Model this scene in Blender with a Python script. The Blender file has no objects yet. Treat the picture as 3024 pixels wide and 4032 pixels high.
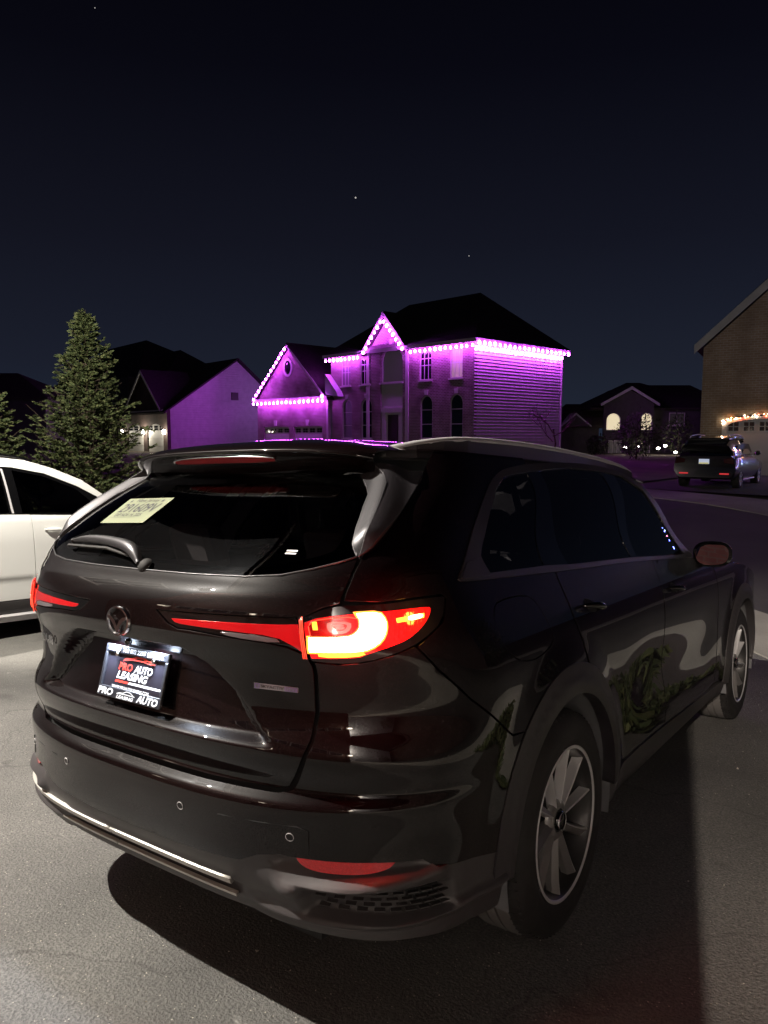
import bpy, bmesh, math, random
import numpy as np
from mathutils import Vector, Matrix, geometry
R = math.radians
sc = bpy.context.scene
col = sc.collection

# ------------------------------------------------------------------ camera
RW = np.array([[0.99905856, 0.00184157, -0.04334292], [0.00118122, 0.99757341, 0.06961243], [0.04336595, -0.06959809, 0.99663208]])  # tilt of the driveway
CAM = np.array([1.8987, -2.3620, 1.7760])
cd = bpy.data.cameras.new('camera'); cam = bpy.data.objects.new('camera', cd); col.objects.link(cam)
cd.sensor_fit = 'HORIZONTAL'; cd.sensor_width = 36.0; cd.lens = 36.0 * 2936.83 / 3024; cd.clip_start = 0.05; cd.clip_end = 2000
YAW, PITCH = -0.62228, 0.102669
cam.rotation_euler = (math.pi / 2 - PITCH, 0, -YAW); cam.location = CAM
sc.camera = cam

# ------------------------------------------------------------------ world, sun, exposure
w = bpy.data.worlds.new('World'); sc.world = w; w.use_nodes = True
nt = w.node_tree; nt.nodes.clear()
wo = nt.nodes.new('ShaderNodeOutputWorld'); bg = nt.nodes.new('ShaderNodeBackground'); sky = nt.nodes.new('ShaderNodeTexSky')
sky.sky_type = 'NISHITA'; sky.sun_disc = False; sky.sun_elevation = R(-6.0); sky.sun_rotation = R(20); sky.air_density = 1.0; sky.dust_density = 1.0; sky.ozone_density = 2.0
bg.inputs[1].default_value = 0.10
tc = nt.nodes.new('ShaderNodeTexCoord'); sx = nt.nodes.new('ShaderNodeSeparateXYZ'); rp = nt.nodes.new('ShaderNodeValToRGB'); nt.links.new(tc.outputs['Generated'], sx.inputs[0]); nt.links.new(sx.outputs[2], rp.inputs[0])
el = rp.color_ramp.elements
for k, (p_, c_) in enumerate(((0.0, (.125, .190, .345)), (.09, (.104, .128, .235)), (.24, (.062, .068, .130)), (.42, (.024, .024, .052)), (.55, (.012, .011, .026)))):   # night airglow, brighter towards the horizon
    e_ = el[k] if k < 2 else el.new(p_)
    e_.position = p_; e_.color = (*c_, 1)
tint = nt.nodes.new('ShaderNodeMix'); tint.data_type = 'RGBA'; tint.blend_type = 'ADD'; tint.inputs[0].default_value = 1.0
nt.links.new(sky.outputs[0], tint.inputs[6]); nt.links.new(rp.outputs[0], tint.inputs[7]); nt.links.new(tint.outputs[2], bg.inputs[0]); nt.links.new(bg.outputs[0], wo.inputs[0])
sl = bpy.data.lights.new('moon', 'SUN'); so = bpy.data.objects.new('moon', sl); col.objects.link(so)
sl.energy = 0.004; sl.angle = R(0.5); sl.color = (0.8, 0.88, 1.0); so.rotation_euler = (R(50), 0, R(200))
sc.view_settings.view_transform = 'Standard'; sc.view_settings.look = 'None'; sc.view_settings.exposure = 0.0; sc.view_settings.gamma = 1.0
sc.view_settings.use_curve_mapping = False
sc.cycles.use_denoising = True; sc.cycles.max_bounces = 8; sc.cycles.transparent_max_bounces = 16; sc.cycles.glossy_bounces = 5
sc.cycles.caustics_reflective = False; sc.cycles.caustics_refractive = False; sc.cycles.sample_clamp_indirect = 4.0; sc.cycles.use_light_tree = True
rnd = random.Random(7)

# ------------------------------------------------------------------ materials
M = {}
def principled(name, base=(.5, .5, .5), rough=.5, metal=0, coat=0, coat_r=.03, spec=.5, em=None, es=0, trans=0):
    m = bpy.data.materials.new(name); m.use_nodes = True; b = m.node_tree.nodes['Principled BSDF']
    b.inputs['Base Color'].default_value = (*base, 1); b.inputs['Roughness'].default_value = rough; b.inputs['Metallic'].default_value = metal
    b.inputs['Coat Weight'].default_value = coat; b.inputs['Coat Roughness'].default_value = coat_r; b.inputs['Specular IOR Level'].default_value = spec
    if trans: b.inputs['Transmission Weight'].default_value = trans
    if em: b.inputs['Emission Color'].default_value = (*em, 1); b.inputs['Emission Strength'].default_value = es
    M[name] = m; return m
def nodes(m): return m.node_tree.nodes, m.node_tree.links, m.node_tree.nodes['Principled BSDF']
def coords(N, L, scale=1.0, kind='Object'):
    t = N.new('ShaderNodeTexCoord'); mp = N.new('ShaderNodeMapping'); L.new(t.outputs[kind], mp.inputs[0])
    mp.inputs['Scale'].default_value = (scale,) * 3 if not isinstance(scale, tuple) else scale
    return mp.outputs[0]
def noise(N, L, vec, s, det=4, rough=.55):
    n = N.new('ShaderNodeTexNoise'); L.new(vec, n.inputs['Vector']); n.inputs['Scale'].default_value = s; n.inputs['Detail'].default_value = det; n.inputs['Roughness'].default_value = rough
    return n.outputs['Fac']
def ramp(N, L, fac, stops):
    r = N.new('ShaderNodeValToRGB'); L.new(fac, r.inputs[0]); e = r.color_ramp.elements
    while len(e) < len(stops): e.new(.5)
    for k, (p, c) in enumerate(stops): e[k].position = p; e[k].color = (*c, 1)
    return r.outputs[0]
def mixc(N, L, a, b, fac, mode='MIX'):
    x = N.new('ShaderNodeMix'); x.data_type = 'RGBA'; x.blend_type = mode
    for i, v in ((0, fac), (6, a), (7, b)):
        if isinstance(v, (int, float)): x.inputs[i].default_value = v
        elif isinstance(v, tuple): x.inputs[i].default_value = (*v, 1)
        else: L.new(v, x.inputs[i])
    return x.outputs[2]
def bump(N, L, h, strength, dist, bs):
    b = N.new('ShaderNodeBump'); b.inputs['Strength'].default_value = strength; b.inputs['Distance'].default_value = dist
    L.new(h, b.inputs['Height']); L.new(b.outputs[0], bs.inputs['Normal'])

def speckle(name, c0, c1, scale, rough, bs=.3, bd=.004, big=.6, extra=None):
    m = principled(name, c0, rough); N, L, b = nodes(m); v = coords(N, L)
    f = noise(N, L, v, scale, 3); g = noise(N, L, v, big, 4)
    c = ramp(N, L, f, [(.35, c0), (.7, c1)])
    c = mixc(N, L, c, tuple(x * .62 for x in c0), ramp(N, L, g, [(.42, (0, 0, 0)), (.68, (.8, .8, .8))]))
    if extra:
        vo = N.new('ShaderNodeTexVoronoi'); L.new(v, vo.inputs['Vector']); vo.inputs['Scale'].default_value = extra[0]
        k = ramp(N, L, vo.outputs['Distance'], [(extra[1], (1, 1, 1)), (extra[1] + .05, (0, 0, 0))])
        rr = N.new('ShaderNodeSeparateColor'); L.new(vo.outputs['Color'], rr.inputs[0])
        pick = ramp(N, L, rr.outputs[0], [(.84, (0, 0, 0)), (.88, (.8, .8, .8))])
        k = mixc(N, L, k, pick, 1.0, 'MULTIPLY')
        c = mixc(N, L, c, extra[2], k)
    if name == 'asphalt':                                    # hairline cracks and oil marks
        ve = N.new('ShaderNodeTexVoronoi'); ve.feature = 'DISTANCE_TO_EDGE'; ve.inputs['Scale'].default_value = .42; wv = N.new('ShaderNodeVectorMath'); wv.operation = 'ADD'; nz = N.new('ShaderNodeTexNoise'); nz.inputs['Scale'].default_value = 3.0; L.new(v, nz.inputs['Vector']); sc3 = N.new('ShaderNodeVectorMath'); sc3.operation = 'SCALE'; sc3.inputs[3].default_value = .35
        L.new(nz.outputs['Color'], sc3.inputs[0]); L.new(v, wv.inputs[0]); L.new(sc3.outputs[0], wv.inputs[1]); L.new(wv.outputs[0], ve.inputs['Vector'])
        c = mixc(N, L, c, (.03, .028, .026), ramp(N, L, ve.outputs['Distance'], [(.0, (.40, .40, .40)), (.003, (0, 0, 0))]))
        st_ = noise(N, L, v, 1.7, 3); c = mixc(N, L, c, (.05, .047, .045), ramp(N, L, st_, [(.66, (0, 0, 0)), (.74, (.45, .45, .45))]))
        sc_ = noise(N, L, v, 5.5, 5, .7); c = mixc(N, L, c, (.36, .35, .33), ramp(N, L, sc_, [(.70, (0, 0, 0)), (.76, (.5, .5, .5))]))
    L.new(c, b.inputs['Base Color']); bump(N, L, f, bs, bd, b); return m

# asphalt: aggregate, sealed patches, pale chips
m = speckle('asphalt', (.108, .105, .101), (.240, .232, .218), 105, .85, .9, .010, .55, (70, .16, (.46, .43, .37)))
m = speckle('road_asphalt', (.055, .052, .05), (.09, .085, .08), 120, .9, .4, .006, .3)
m = speckle('concrete', (.36, .34, .30), (.46, .44, .40), 60, .9, .3, .004, .5)
m = speckle('soil', (.06, .05, .035), (.10, .08, .055), 20, 1, .5, .02, .7)
m = speckle('grass_mat', (.060, .080, .018), (.115, .130, .036), 30, 1, .8, .03, .5)
# car paint: black tinted maroon, with fine flake under clear coat
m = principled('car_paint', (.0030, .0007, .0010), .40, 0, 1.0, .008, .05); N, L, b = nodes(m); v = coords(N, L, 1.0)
vo = N.new('ShaderNodeTexVoronoi'); L.new(v, vo.inputs['Vector']); vo.inputs['Scale'].default_value = 900
rr = N.new('ShaderNodeSeparateColor'); L.new(vo.outputs['Color'], rr.inputs[0])
L.new(mixc(N, L, (.0028, .0007, .0009), (.011, .006, .007), ramp(N, L, rr.outputs[0], [(.84, (0, 0, 0)), (.97, (1, 1, 1))])), b.inputs['Base Color'])  # the red tail light's glow is put into this black as maroon
L.new(ramp(N, L, rr.outputs[1], [(.8, (0, 0, 0)), (1, (.3, .3, .3))]), b.inputs['Metallic'])
b.inputs['Coat IOR'].default_value = 1.43
dn = noise(N, L, v, 3.0, 2); L.new(ramp(N, L, dn, [(.3, (.004, .004, .004)), (.75, (.016, .016, .016))]), b.inputs['Coat Roughness'])
principled('piano_black', (.004, .004, .0045), .06, 0, .6, .02)
m = principled('cladding', (.050, .045, .047), .44); N, L, b = nodes(m); v = coords(N, L); bump(N, L, noise(N, L, v, 900, 2), .12, .001, b)
m = principled('satin_trim', (.085, .082, .088), .38, .55); N, L, b = nodes(m); v = coords(N, L)
L.new(ramp(N, L, noise(N, L, v, 350, 2), [(.3, (.33, .33, .33)), (.7, (.45, .45, .45))]), b.inputs['Roughness'])
principled('satin_black', (.030, .026, .030), .40)
principled('bright_strip', (.62, .60, .56), .36, .35)
principled('silver_rail', (.60, .58, .60), .45, .3)
principled('chrome', (.86, .86, .88), .14, 1.0)
m = principled('rubber', (.028, .025, .025), .72); N, L, b = nodes(m); v = coords(N, L)
L.new(ramp(N, L, noise(N, L, v, 9, 4), [(.35, (.010, .009, .009)), (.75, (.028, .025, .024))]), b.inputs['Base Color'])
principled('tread', (.17, .16, .155), .85)  # dusty and paler than rubber, light on the tread put into the colour
principled('alloy', (.80, .80, .82), .32, .35)
principled('alloy_dark', (.26, .25, .25), .36, .45)
principled('barrel', (.045, .043, .043), .4, .5)
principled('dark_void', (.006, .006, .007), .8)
principled('liner', (.16, .16, .17), .75)
principled('white_plastic', (.78, .78, .76), .4)
def glassmat(name, tint, ior=1.5, rough=0.0):
    m = bpy.data.materials.new(name); m.use_nodes = True; N = m.node_tree.nodes; L = m.node_tree.links; N.clear()
    o = N.new('ShaderNodeOutputMaterial'); mx = N.new('ShaderNodeMixShader'); tr = N.new('ShaderNodeBsdfTransparent'); gl = N.new('ShaderNodeBsdfGlossy'); fr = N.new('ShaderNodeFresnel')
    tr.inputs[0].default_value = (*tint, 1); gl.inputs['Roughness'].default_value = rough; fr.inputs[0].default_value = ior
    L.new(fr.outputs[0], mx.inputs[0]); L.new(tr.outputs[0], mx.inputs[1]); L.new(gl.outputs[0], mx.inputs[2]); L.new(mx.outputs[0], o.inputs[0]); M[name] = m; return m
glassmat('privacy_glass', (.16, .15, .16), 1.75)
glassmat('rear_glass', (.62, .60, .61), 1.6)
glassmat('front_glass', (.40, .42, .42), 1.7)
glassmat('house_glass', (.25, .26, .3), 1.6)
def emit(name, colr, s, base=(.1, .1, .1)): return principled(name, base, .3, em=colr, es=s)

# ------------------------------------------------------------------ mesh helpers
def tag(o, label=None, cat=None, group=None, kind=None):
    for k, v in (('label', label), ('category', cat), ('group', group), ('kind', kind)):
        if v: o[k] = v
    return o
def empty(name, loc=(0, 0, 0), rz=0, parent=None):
    o = bpy.data.objects.new(name, None); col.objects.link(o); o.location = loc; o.rotation_euler = (0, 0, rz); o.parent = parent; return o
def meshobj(name, vs, fs, mat, parent=None, smooth=False, normals=None, mats=None):
    me = bpy.data.meshes.new(name); me.from_pydata([tuple(map(float, v)) for v in vs], [], [tuple(map(int, f)) for f in fs]); me.update()
    o = bpy.data.objects.new(name, me); col.objects.link(o); o.parent = parent
    if mat is not None: me.materials.append(M[mat] if isinstance(mat, str) else mat)
    if smooth or normals is not None: me.polygons.foreach_set('use_smooth', [True] * len(me.polygons))
    if normals is not None: me.normals_split_custom_set_from_vertices([tuple(map(float, n)) for n in normals])
    return o
class MB:
    def __init__(s): s.v = []; s.f = []
    def add(s, vs, fs):
        n = len(s.v); s.v += [tuple(v) for v in vs]; s.f += [tuple(i + n for i in f) for f in fs]; return s
    def box(s, x0, y0, z0, x1, y1, z1):
        return s.add([(x0, y0, z0), (x1, y0, z0), (x1, y1, z0), (x0, y1, z0), (x0, y0, z1), (x1, y0, z1), (x1, y1, z1), (x0, y1, z1)],
                     [(0, 3, 2, 1), (4, 5, 6, 7), (0, 1, 5, 4), (1, 2, 6, 5), (2, 3, 7, 6), (3, 0, 4, 7)])
    def prism(s, poly, a, b, axis='y'):
        """poly 2D extruded from a to b along axis ('y': poly in xz, 'x': poly in yz, 'z': poly in xy)"""
        n = len(poly)
        def P(p, t): return {'y': (p[0], t, p[1]), 'x': (t, p[0], p[1]), 'z': (p[0], p[1], t)}[axis]
        vs = [P(p, a) for p in poly] + [P(p, b) for p in poly]
        return s.add(vs, [tuple(range(n - 1, -1, -1)), tuple(range(n, 2 * n))] + [(i, (i + 1) % n, n + (i + 1) % n, n + i) for i in range(n)])
    def tube(s, pts, r, seg=8, cap=True):
        pts = [np.array(p, float) for p in pts]; rs = r if isinstance(r, (list, tuple)) else [r] * len(pts); rings = []
        up = np.array([0, 0, 1.0])
        for i, p in enumerate(pts):
            d = pts[min(i + 1, len(pts) - 1)] - pts[max(i - 1, 0)]; d = d / (np.linalg.norm(d) + 1e-9)
            a = np.cross(d, up if abs(d[2]) < .95 else np.array([1.0, 0, 0])); a /= np.linalg.norm(a); b2 = np.cross(d, a)
            rings.append([p + rs[i] * (a * math.cos(2 * math.pi * k / seg) + b2 * math.sin(2 * math.pi * k / seg)) for k in range(seg)])
        vs = [q for rg in rings for q in rg]; fs = []
        for i in range(len(pts) - 1):
            for k in range(seg):
                fs.append((i * seg + k, i * seg + (k + 1) % seg, (i + 1) * seg + (k + 1) % seg, (i + 1) * seg + k))
        if cap: fs += [tuple(range(seg - 1, -1, -1)), tuple((len(pts) - 1) * seg + k for k in range(seg))]
        return s.add(vs, fs)
    def lathe(s, prof, seg=48, axis='x', c=(0, 0, 0), close=False):
        """prof: list of (axial, radius)"""
        vs = []; n = len(prof)
        for k in range(seg):
            a = 2 * math.pi * k / seg
            for ax, r in prof:
                vs.append({'x': (c[0] + ax, c[1] + r * math.cos(a), c[2] + r * math.sin(a)), 'z': (c[0] + r * math.cos(a), c[1] + r * math.sin(a), c[2] + ax), 'y': (c[0] + r * math.cos(a), c[1] + ax, c[2] + r * math.sin(a))}[axis])
        fs = []
        for k in range(seg):
            for i in range(n - 1): fs.append((k * n + i, ((k + 1) % seg) * n + i, ((k + 1) % seg) * n + i + 1, k * n + i + 1))
        return s.add(vs, fs)
    def sphere(s, c, r, seg=8, rings=5):
        return s.lathe([(-r * math.cos(math.pi * i / rings), max(1e-4, r * math.sin(math.pi * i / rings))) for i in range(rings + 1)], seg, 'z', c)
    def build(s, name, mat, parent=None, smooth=False, bevel=0):
        o = meshobj(name, s.v, s.f, mat, parent, smooth)
        if bevel:
            md = o.modifiers.new('b', 'BEVEL'); md.width = bevel; md.segments = 2; md.limit_method = 'ANGLE'; md.angle_limit = R(40); md.harden_normals = False
        return o
def textmesh(s, size=1.0, bold=0.0):
    """flat text outline as mesh: vertices normalised to a 0..1 box"""
    cu = bpy.data.curves.new('t', 'FONT'); cu.body = s; cu.size = size; cu.offset = bold; cu.resolution_u = 3
    o = bpy.data.objects.new('t', cu); col.objects.link(o); bpy.context.view_layer.update()
    dg = bpy.context.evaluated_depsgraph_get(); me = o.evaluated_get(dg).to_mesh()
    v = np.array([tuple(q.co) for q in me.vertices]); f = [tuple(p.vertices) for p in me.polygons]
    o.evaluated_get(dg).to_mesh_clear(); bpy.data.objects.remove(o); bpy.data.curves.remove(cu)
    mn = v.min(0); mx = v.max(0); v = (v - mn) / np.maximum(mx - mn, 1e-6)
    return v[:, :2], f
def quad_pt(q, u, v): return (1 - u) * (1 - v) * q[0] + u * (1 - v) * q[1] + u * v * q[2] + (1 - u) * v * q[3]
def quad_n(q): n = np.cross(q[1] - q[0], q[3] - q[0]); return n / np.linalg.norm(n)
def text_on(name, s, q, box, mat, parent, lift=.002, bold=0.0, slant=0.0):
    """text stretched into box (u0,v0,u1,v1) of quad q (bl, br, tr, tl)"""
    q = [np.array(p, float) for p in q]; uv, f = textmesh(s, 1.0, bold); n = quad_n(q)
    return meshobj(name, [quad_pt(q, box[0] + (box[2] - box[0]) * (a + slant * (b - .5)), box[1] + (box[3] - box[1]) * b) + n * lift for a, b in uv], f, mat, parent)
def poly_on(name, pts, q, mat, parent, lift=.002):
    q = [np.array(p, float) for p in q]; n = quad_n(q)
    return meshobj(name, [quad_pt(q, a, b) + n * lift for a, b in pts], [tuple(range(len(pts)))], mat, parent)
def ribbon_on(name, pts, wd, q, mat, parent, lift=.002):
    """a stroke of width wd (in u) along pts on quad q"""
    q = [np.array(p, float) for p in q]; n = quad_n(q); vs = []; asp = np.linalg.norm(q[1] - q[0]) / np.linalg.norm(q[3] - q[0])
    P = [np.array(p, float) for p in pts]
    for i, p in enumerate(P):
        d = P[min(i + 1, len(P) - 1)] - P[max(i - 1, 0)]; d = d * [asp, 1]; d = d / (np.linalg.norm(d) + 1e-9); k = np.array([-d[1] / asp, d[0]]) * wd * asp / 2
        vs += [quad_pt(q, *(p + k)) + n * lift, quad_pt(q, *(p - k)) + n * lift]
    return meshobj(name, vs, [(2 * i, 2 * i + 2, 2 * i + 3, 2 * i + 1) for i in range(len(P) - 1)], mat, parent)
def pchip(xs, ys):
    xs = np.array(xs, float); ys = np.array(ys, float); h = np.diff(xs); d = np.diff(ys) / h
    m = np.zeros(len(xs)); m[0] = d[0]; m[-1] = d[-1]
    for i in range(1, len(xs) - 1):
        if d[i - 1] * d[i] > 0:
            w1 = 2 * h[i] + h[i - 1]; w2 = h[i] + 2 * h[i - 1]; m[i] = (w1 + w2) / (w1 / d[i - 1] + w2 / d[i])
    def f(x):
        x = np.clip(np.asarray(x, float), xs[0], xs[-1]); i = np.clip(np.searchsorted(xs, x, side='right') - 1, 0, len(h) - 1)
        t = (x - xs[i]) / h[i]; t2 = t * t; t3 = t2 * t
        return (2 * t3 - 3 * t2 + 1) * ys[i] + (t3 - 2 * t2 + t) * h[i] * m[i] + (-2 * t3 + 3 * t2) * ys[i + 1] + (t3 - t2) * h[i] * m[i + 1]
    return f
def sm(a, b, x):
    t = np.clip((np.asarray(x, float) - a) / (b - a), 0, 1); return t * t * (3 - 2 * t)

# ================================================================== the ground
QD = np.array([-0.5285, 0.8490])
_gk = pchip([-60, -14, -8, -4.0, -3.0, 3.6, 4.5, 6, 8, 11, 15.5, 18.3, 23, 30, 42, 90], [.55, .52, .48, .3292, .2469, -.29628, -.37035, -.455, -.52, -.52, -.34, -.12, -.02, .05, .2, .6])
def G(x, y):
    q = np.asarray(x, float) * QD[0] + np.asarray(y, float) * QD[1]
    return np.where((q > -3.6) & (q < 4.2), -.0823 * q, _gk(q))
def g0(x, y): return float(G(x, y))
def terrain(name, inside, step, x0, x1, y0, y1, mat, dz=0.0, kind='structure', edge=0.0):
    xs = np.arange(x0, x1 + 1e-6, step); ys = np.arange(y0, y1 + 1e-6, step); X, Y = np.meshgrid(xs, ys); Z = G(X, Y) + dz
    vs = np.stack([X, Y, Z], -1).reshape(-1, 3); nx = len(xs); fs = []
    for j in range(len(ys) - 1):
        for i in range(nx - 1):
            if inside(xs[i] + step / 2, ys[j] + step / 2): fs.append((j * nx + i, j * nx + i + 1, (j + 1) * nx + i + 1, (j + 1) * nx + i))
    used = sorted({i for f in fs for i in f}); mp = {a: b for b, a in enumerate(used)}
    o = meshobj(name, vs[used], [tuple(mp[i] for i in f) for f in fs], mat, None, True); return tag(o, kind=kind)
def strip(name, left, right, mat, dz, thick=0.0, kind='structure'):
    """a paved band between two polylines, following the ground"""
    vs = []; n = len(left)
    for a, b in zip(left, right):
        for k in range(5):
            t = k / 4; x = a[0] + (b[0] - a[0]) * t; y = a[1] + (b[1] - a[1]) * t; vs.append((x, y, g0(x, y) + dz))
    fs = [(i * 5 + k, i * 5 + k + 1, i * 5 + k + 6, i * 5 + k + 5) for i in range(n - 1) for k in range(4)]
    if thick:
        m0 = len(vs)
        for i in range(n):
            for k in (0, 4): x, y, z = vs[i * 5 + k]; vs.append((x, y, z - thick))
        for i in range(n - 1):
            fs += [(i * 5, i * 5 + 5, m0 + 2 * i + 2, m0 + 2 * i), (i * 5 + 4, m0 + 2 * i + 1, m0 + 2 * i + 3, i * 5 + 9)]
    return tag(meshobj(name, vs, fs, mat, None, False), kind=kind)
C0 = np.array([-14.0, -4.0])
def arc(r, a0, a1, n): return [(C0[0] + r * math.cos(R(a0 + (a1 - a0) * i / (n - 1))), C0[1] + r * math.sin(R(a0 + (a1 - a0) * i / (n - 1)))) for i in range(n)]
terrain('ground', lambda x, y: True, 2.0, -120, 80, -40, 150, 'soil', -.03)
def in_drive(x, y): return -12.5 < x < 3.7 and y > -9 and math.hypot(x - C0[0], y - C0[1]) < 18.6
terrain('driveway', in_drive, .2, -13, 4, -9, 16, 'asphalt', 0.0)
strip('road', arc(18.5, -40, 150, 70), arc(26.2, -40, 150, 70), 'road_asphalt', .004)
strip('pavement', arc(17.55, -8, 75, 36), arc(18.75, -8, 75, 36), 'concrete', .012, .05)
strip('far_pavement', arc(26.0, -10, 110, 60), arc(28.3, -10, 110, 60), 'concrete', .02, .10)
def in_lawn(x, y): return x > 3.7 - 2.28 * float(sm(-.4, 2.5, y)) + .10 * math.sin(y * 2.3) and x < 9.5 and y > -1.5 and math.hypot(x - C0[0], y - C0[1]) < 17.6
terrain('lawn', in_lawn, .12, 1.2, 9.6, -1.6, 8, 'grass_mat', .030)
# neighbour's drive where the dark car stands
strip('neighbour_drive', [(-6.6, 23.0), (-5.6, 27), (-4.4, 31), (-3.6, 34)], [(-.6, 22.2), (1.2, 27), (3.0, 31), (4.2, 34)], 'road_asphalt', .045)
strip('neighbour_lawn', [(-40, 20), (-40, 30), (-40, 36)], [(-7, 23.2), (-6, 30), (-5, 36)], 'grass_mat', .03)

# ================================================================== the parked car: body surface
Y0 = -.45; SC = .75; SQ = SC * math.pi / 2
Rp = pchip([.20, .24, .29, .335, .40, .46, .56, .67, .697, .712, .722, .735, .80, .842, .86, .90, 1.05, 1.09, 1.105, 1.14, 1.20, 1.245, 1.268, 1.285, 1.30, 1.45, 1.62, 1.72],
           [-.80, -.86, -.93, -.985, -1.01, -1.045, -1.08, -1.096, -1.092, -1.075, -1.06, -1.052, -1.078, -1.090, -1.090, -1.085, -1.085, -1.095, -1.10, -1.105, -1.10, -1.08, -1.06, -1.04, -1.025, -.845, -.635, -.50])
Wp = pchip([.20, .25, .30, .40, .55, .75, .90, 1.0, 1.08, 1.15, 1.18, 1.40, 1.58, 1.64, 1.72], [.86, .91, .955, .975, .983, .985, .987, .982, .968, .945, .932, .838, .738, .697, .63])
Np = pchip([.2, .337, .426, .52, .641, .709, .813, .91, 1.0, 1.107, 1.183, 1.253, 1.31, 1.365, 1.45, 1.62], [3.5, 3.7, 3.5, 3.0, 2.7, 2.9, 2.9, 2.35, 2.45, 2.8, 2.85, 2.95, 3.5, 4.2, 4.6, 3.1])
Y0p = pchip([.2, 1.30, 1.60, 1.72], [-.45, -.45, -.10, -.05])
def smoothed(f, sig, lo=.15, hi=1.80):
    zs = np.arange(lo, hi, .0005); v = f(zs); k = np.arange(-int(4 * sig / .0005), int(4 * sig / .0005) + 1) * .0005; g = np.exp(-.5 * (k / sig) ** 2); g /= g.sum(); p = len(k) // 2
    v = np.convolve(np.concatenate([np.full(p, v[0]), v, np.full(p, v[-1])]), g, 'valid'); return lambda z: np.interp(z, zs, v)
Rp = smoothed(Rp, .0055); Wp = smoothed(Wp, .030); Np = smoothed(Np, .040); Y0p = smoothed(Y0p, .03)
def Wyz(y, z): return Wp(z) - .03 * sm(3.3, 4.0, y) - .10 * sm(3.7, 4.15, y) - .04 * sm(1.6, 2.8, y) * sm(1.12, 1.3, z)
XB = pchip([.80, .852, .90, .943, .975, 1.013, 1.047, 1.08, 1.1], [.60, .56, .50, .465, .437, .392, .345, .27, .23])
def S0(s, z):
    s = np.asarray(s, float); z = np.asarray(z, float); s, z = np.broadcast_arrays(s, z)
    a = np.abs(s); sg = np.where(s < 0, -1.0, 1.0); n = Np(z); y0 = Y0p(z); L = -Rp(z) + y0
    ph = np.minimum(a, SQ) / SC; sn, cs = np.sin(ph), np.maximum(np.cos(ph), 0); r = (sn ** n + cs ** n) ** (-1 / n); W = Wyz(y0, z)
    side = a > SQ; ys = y0 + a - SQ
    x = np.where(side, Wyz(ys, z), W * r * sn); y = np.where(side, ys, y0 - L * r * cs)
    # plate recess in the hatch
    ax = np.abs(x); rec = (1 - sm(-.045, .020, ax - XB(z))) * sm(.838, .872, z) * (1 - sm(1.078, 1.092, z)) * np.where(side, 0, 1)
    y = y + rec * (.035 + .03 * sm(.88, 1.06, z))
    # shoulder over the wheels, door hollow
    for yc in (0.0, 3.12):
        d = np.hypot(y - yc, z - .387); x = x + np.where(a > .95, .020 * (1 - sm(.50, .66, d)), 0)
    hol = np.exp(-((z - .70) / .16) ** 2) * sm(.62, 1.1, y) * (1 - sm(2.0, 2.5, y)); x = x - .018 * hol
    return np.stack([x * sg, y, z], -1)
def S(s, z, off=0.0):
    P = S0(s, z)
    e = 1e-3; ds = S0(np.asarray(s) + e, z) - S0(np.asarray(s) - e, z); dz = S0(s, np.asarray(z) + e) - S0(s, np.asarray(z) - e)
    n = np.cross(ds, dz); n = n / np.maximum(np.linalg.norm(n, axis=-1, keepdims=True), 1e-12)
    return P + n * (off if np.isscalar(off) else np.asarray(off)[..., None]), n
def sy(y, z, side=1):
    """surface coordinate s of a side point at (y, z)"""
    y0 = float(Y0p(z))
    if y >= y0: return side * (SQ + y - y0)
    n = float(Np(z)); c = (y0 - y) / (-float(Rp(z)) + y0); c = min(c, 1.0)
    return side * SC * math.atan2((1 - c ** n) ** (1 / n), c)
def inpoly(p, poly):
    x, y = p[:, 0], p[:, 1]; c = np.zeros(len(p), bool); n = len(poly); j = n - 1
    for i in range(n):
        xi, yi = poly[i]; xj, yj = poly[j]
        with np.errstate(divide='ignore', invalid='ignore'):
            c ^= ((yi > y) != (yj > y)) & (x < (xj - xi) * (y - yi) / (yj - yi + 1e-15) + xi)
        j = i
    return c
def area(p): p = np.array(p); x, y = p[:, 0], p[:, 1]; return .5 * np.sum(x * np.roll(y, -1) - np.roll(x, -1) * y)
def resample(poly, sp):
    out = []
    for i in range(len(poly)):
        a = np.array(poly[i], float); b = np.array(poly[(i + 1) % len(poly)], float); k = max(1, int(math.ceil(np.linalg.norm(b - a) / sp)))
        out += [a + (b - a) * t / k for t in range(k)]
    return np.array(out)
def rounded(poly, it=2, keep=()):
    """Chaikin corner rounding; indices in keep stay sharp"""
    P = [np.array(p, float) for p in poly]; K = [i in keep for i in range(len(P))]
    for _ in range(it):
        Q = []; KQ = []
        for i in range(len(P)):
            a, b, c = P[i - 1], P[i], P[(i + 1) % len(P)]
            if K[i]: Q.append(b); KQ.append(True)
            else: Q += [b + (a - b) * .25, b + (c - b) * .25]; KQ += [False, False]
        P, K = Q, KQ
    return [tuple(p) for p in P]
def inset(poly, d):
    P = np.array(poly, float); sg = 1 if area(P) > 0 else -1; out = []
    for i in range(len(P)):
        a, b, c = P[i - 1], P[i], P[(i + 1) % len(P)]; e1 = b - a; e2 = c - b; e1 = e1 / (np.linalg.norm(e1) + 1e-12); e2 = e2 / (np.linalg.norm(e2) + 1e-12)
        n1 = np.array([-e1[1], e1[0]]); n2 = np.array([-e2[1], e2[0]]); m_ = n1 + n2; l = np.linalg.norm(m_)
        m_ = n1 if l < .3 else m_ / l; k = max(.5, m_ @ n1); out.append(b + sg * m_ * d / k)
    return [tuple(p) for p in out]
def mir(poly): return [(-a, b) for a, b in poly]
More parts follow.
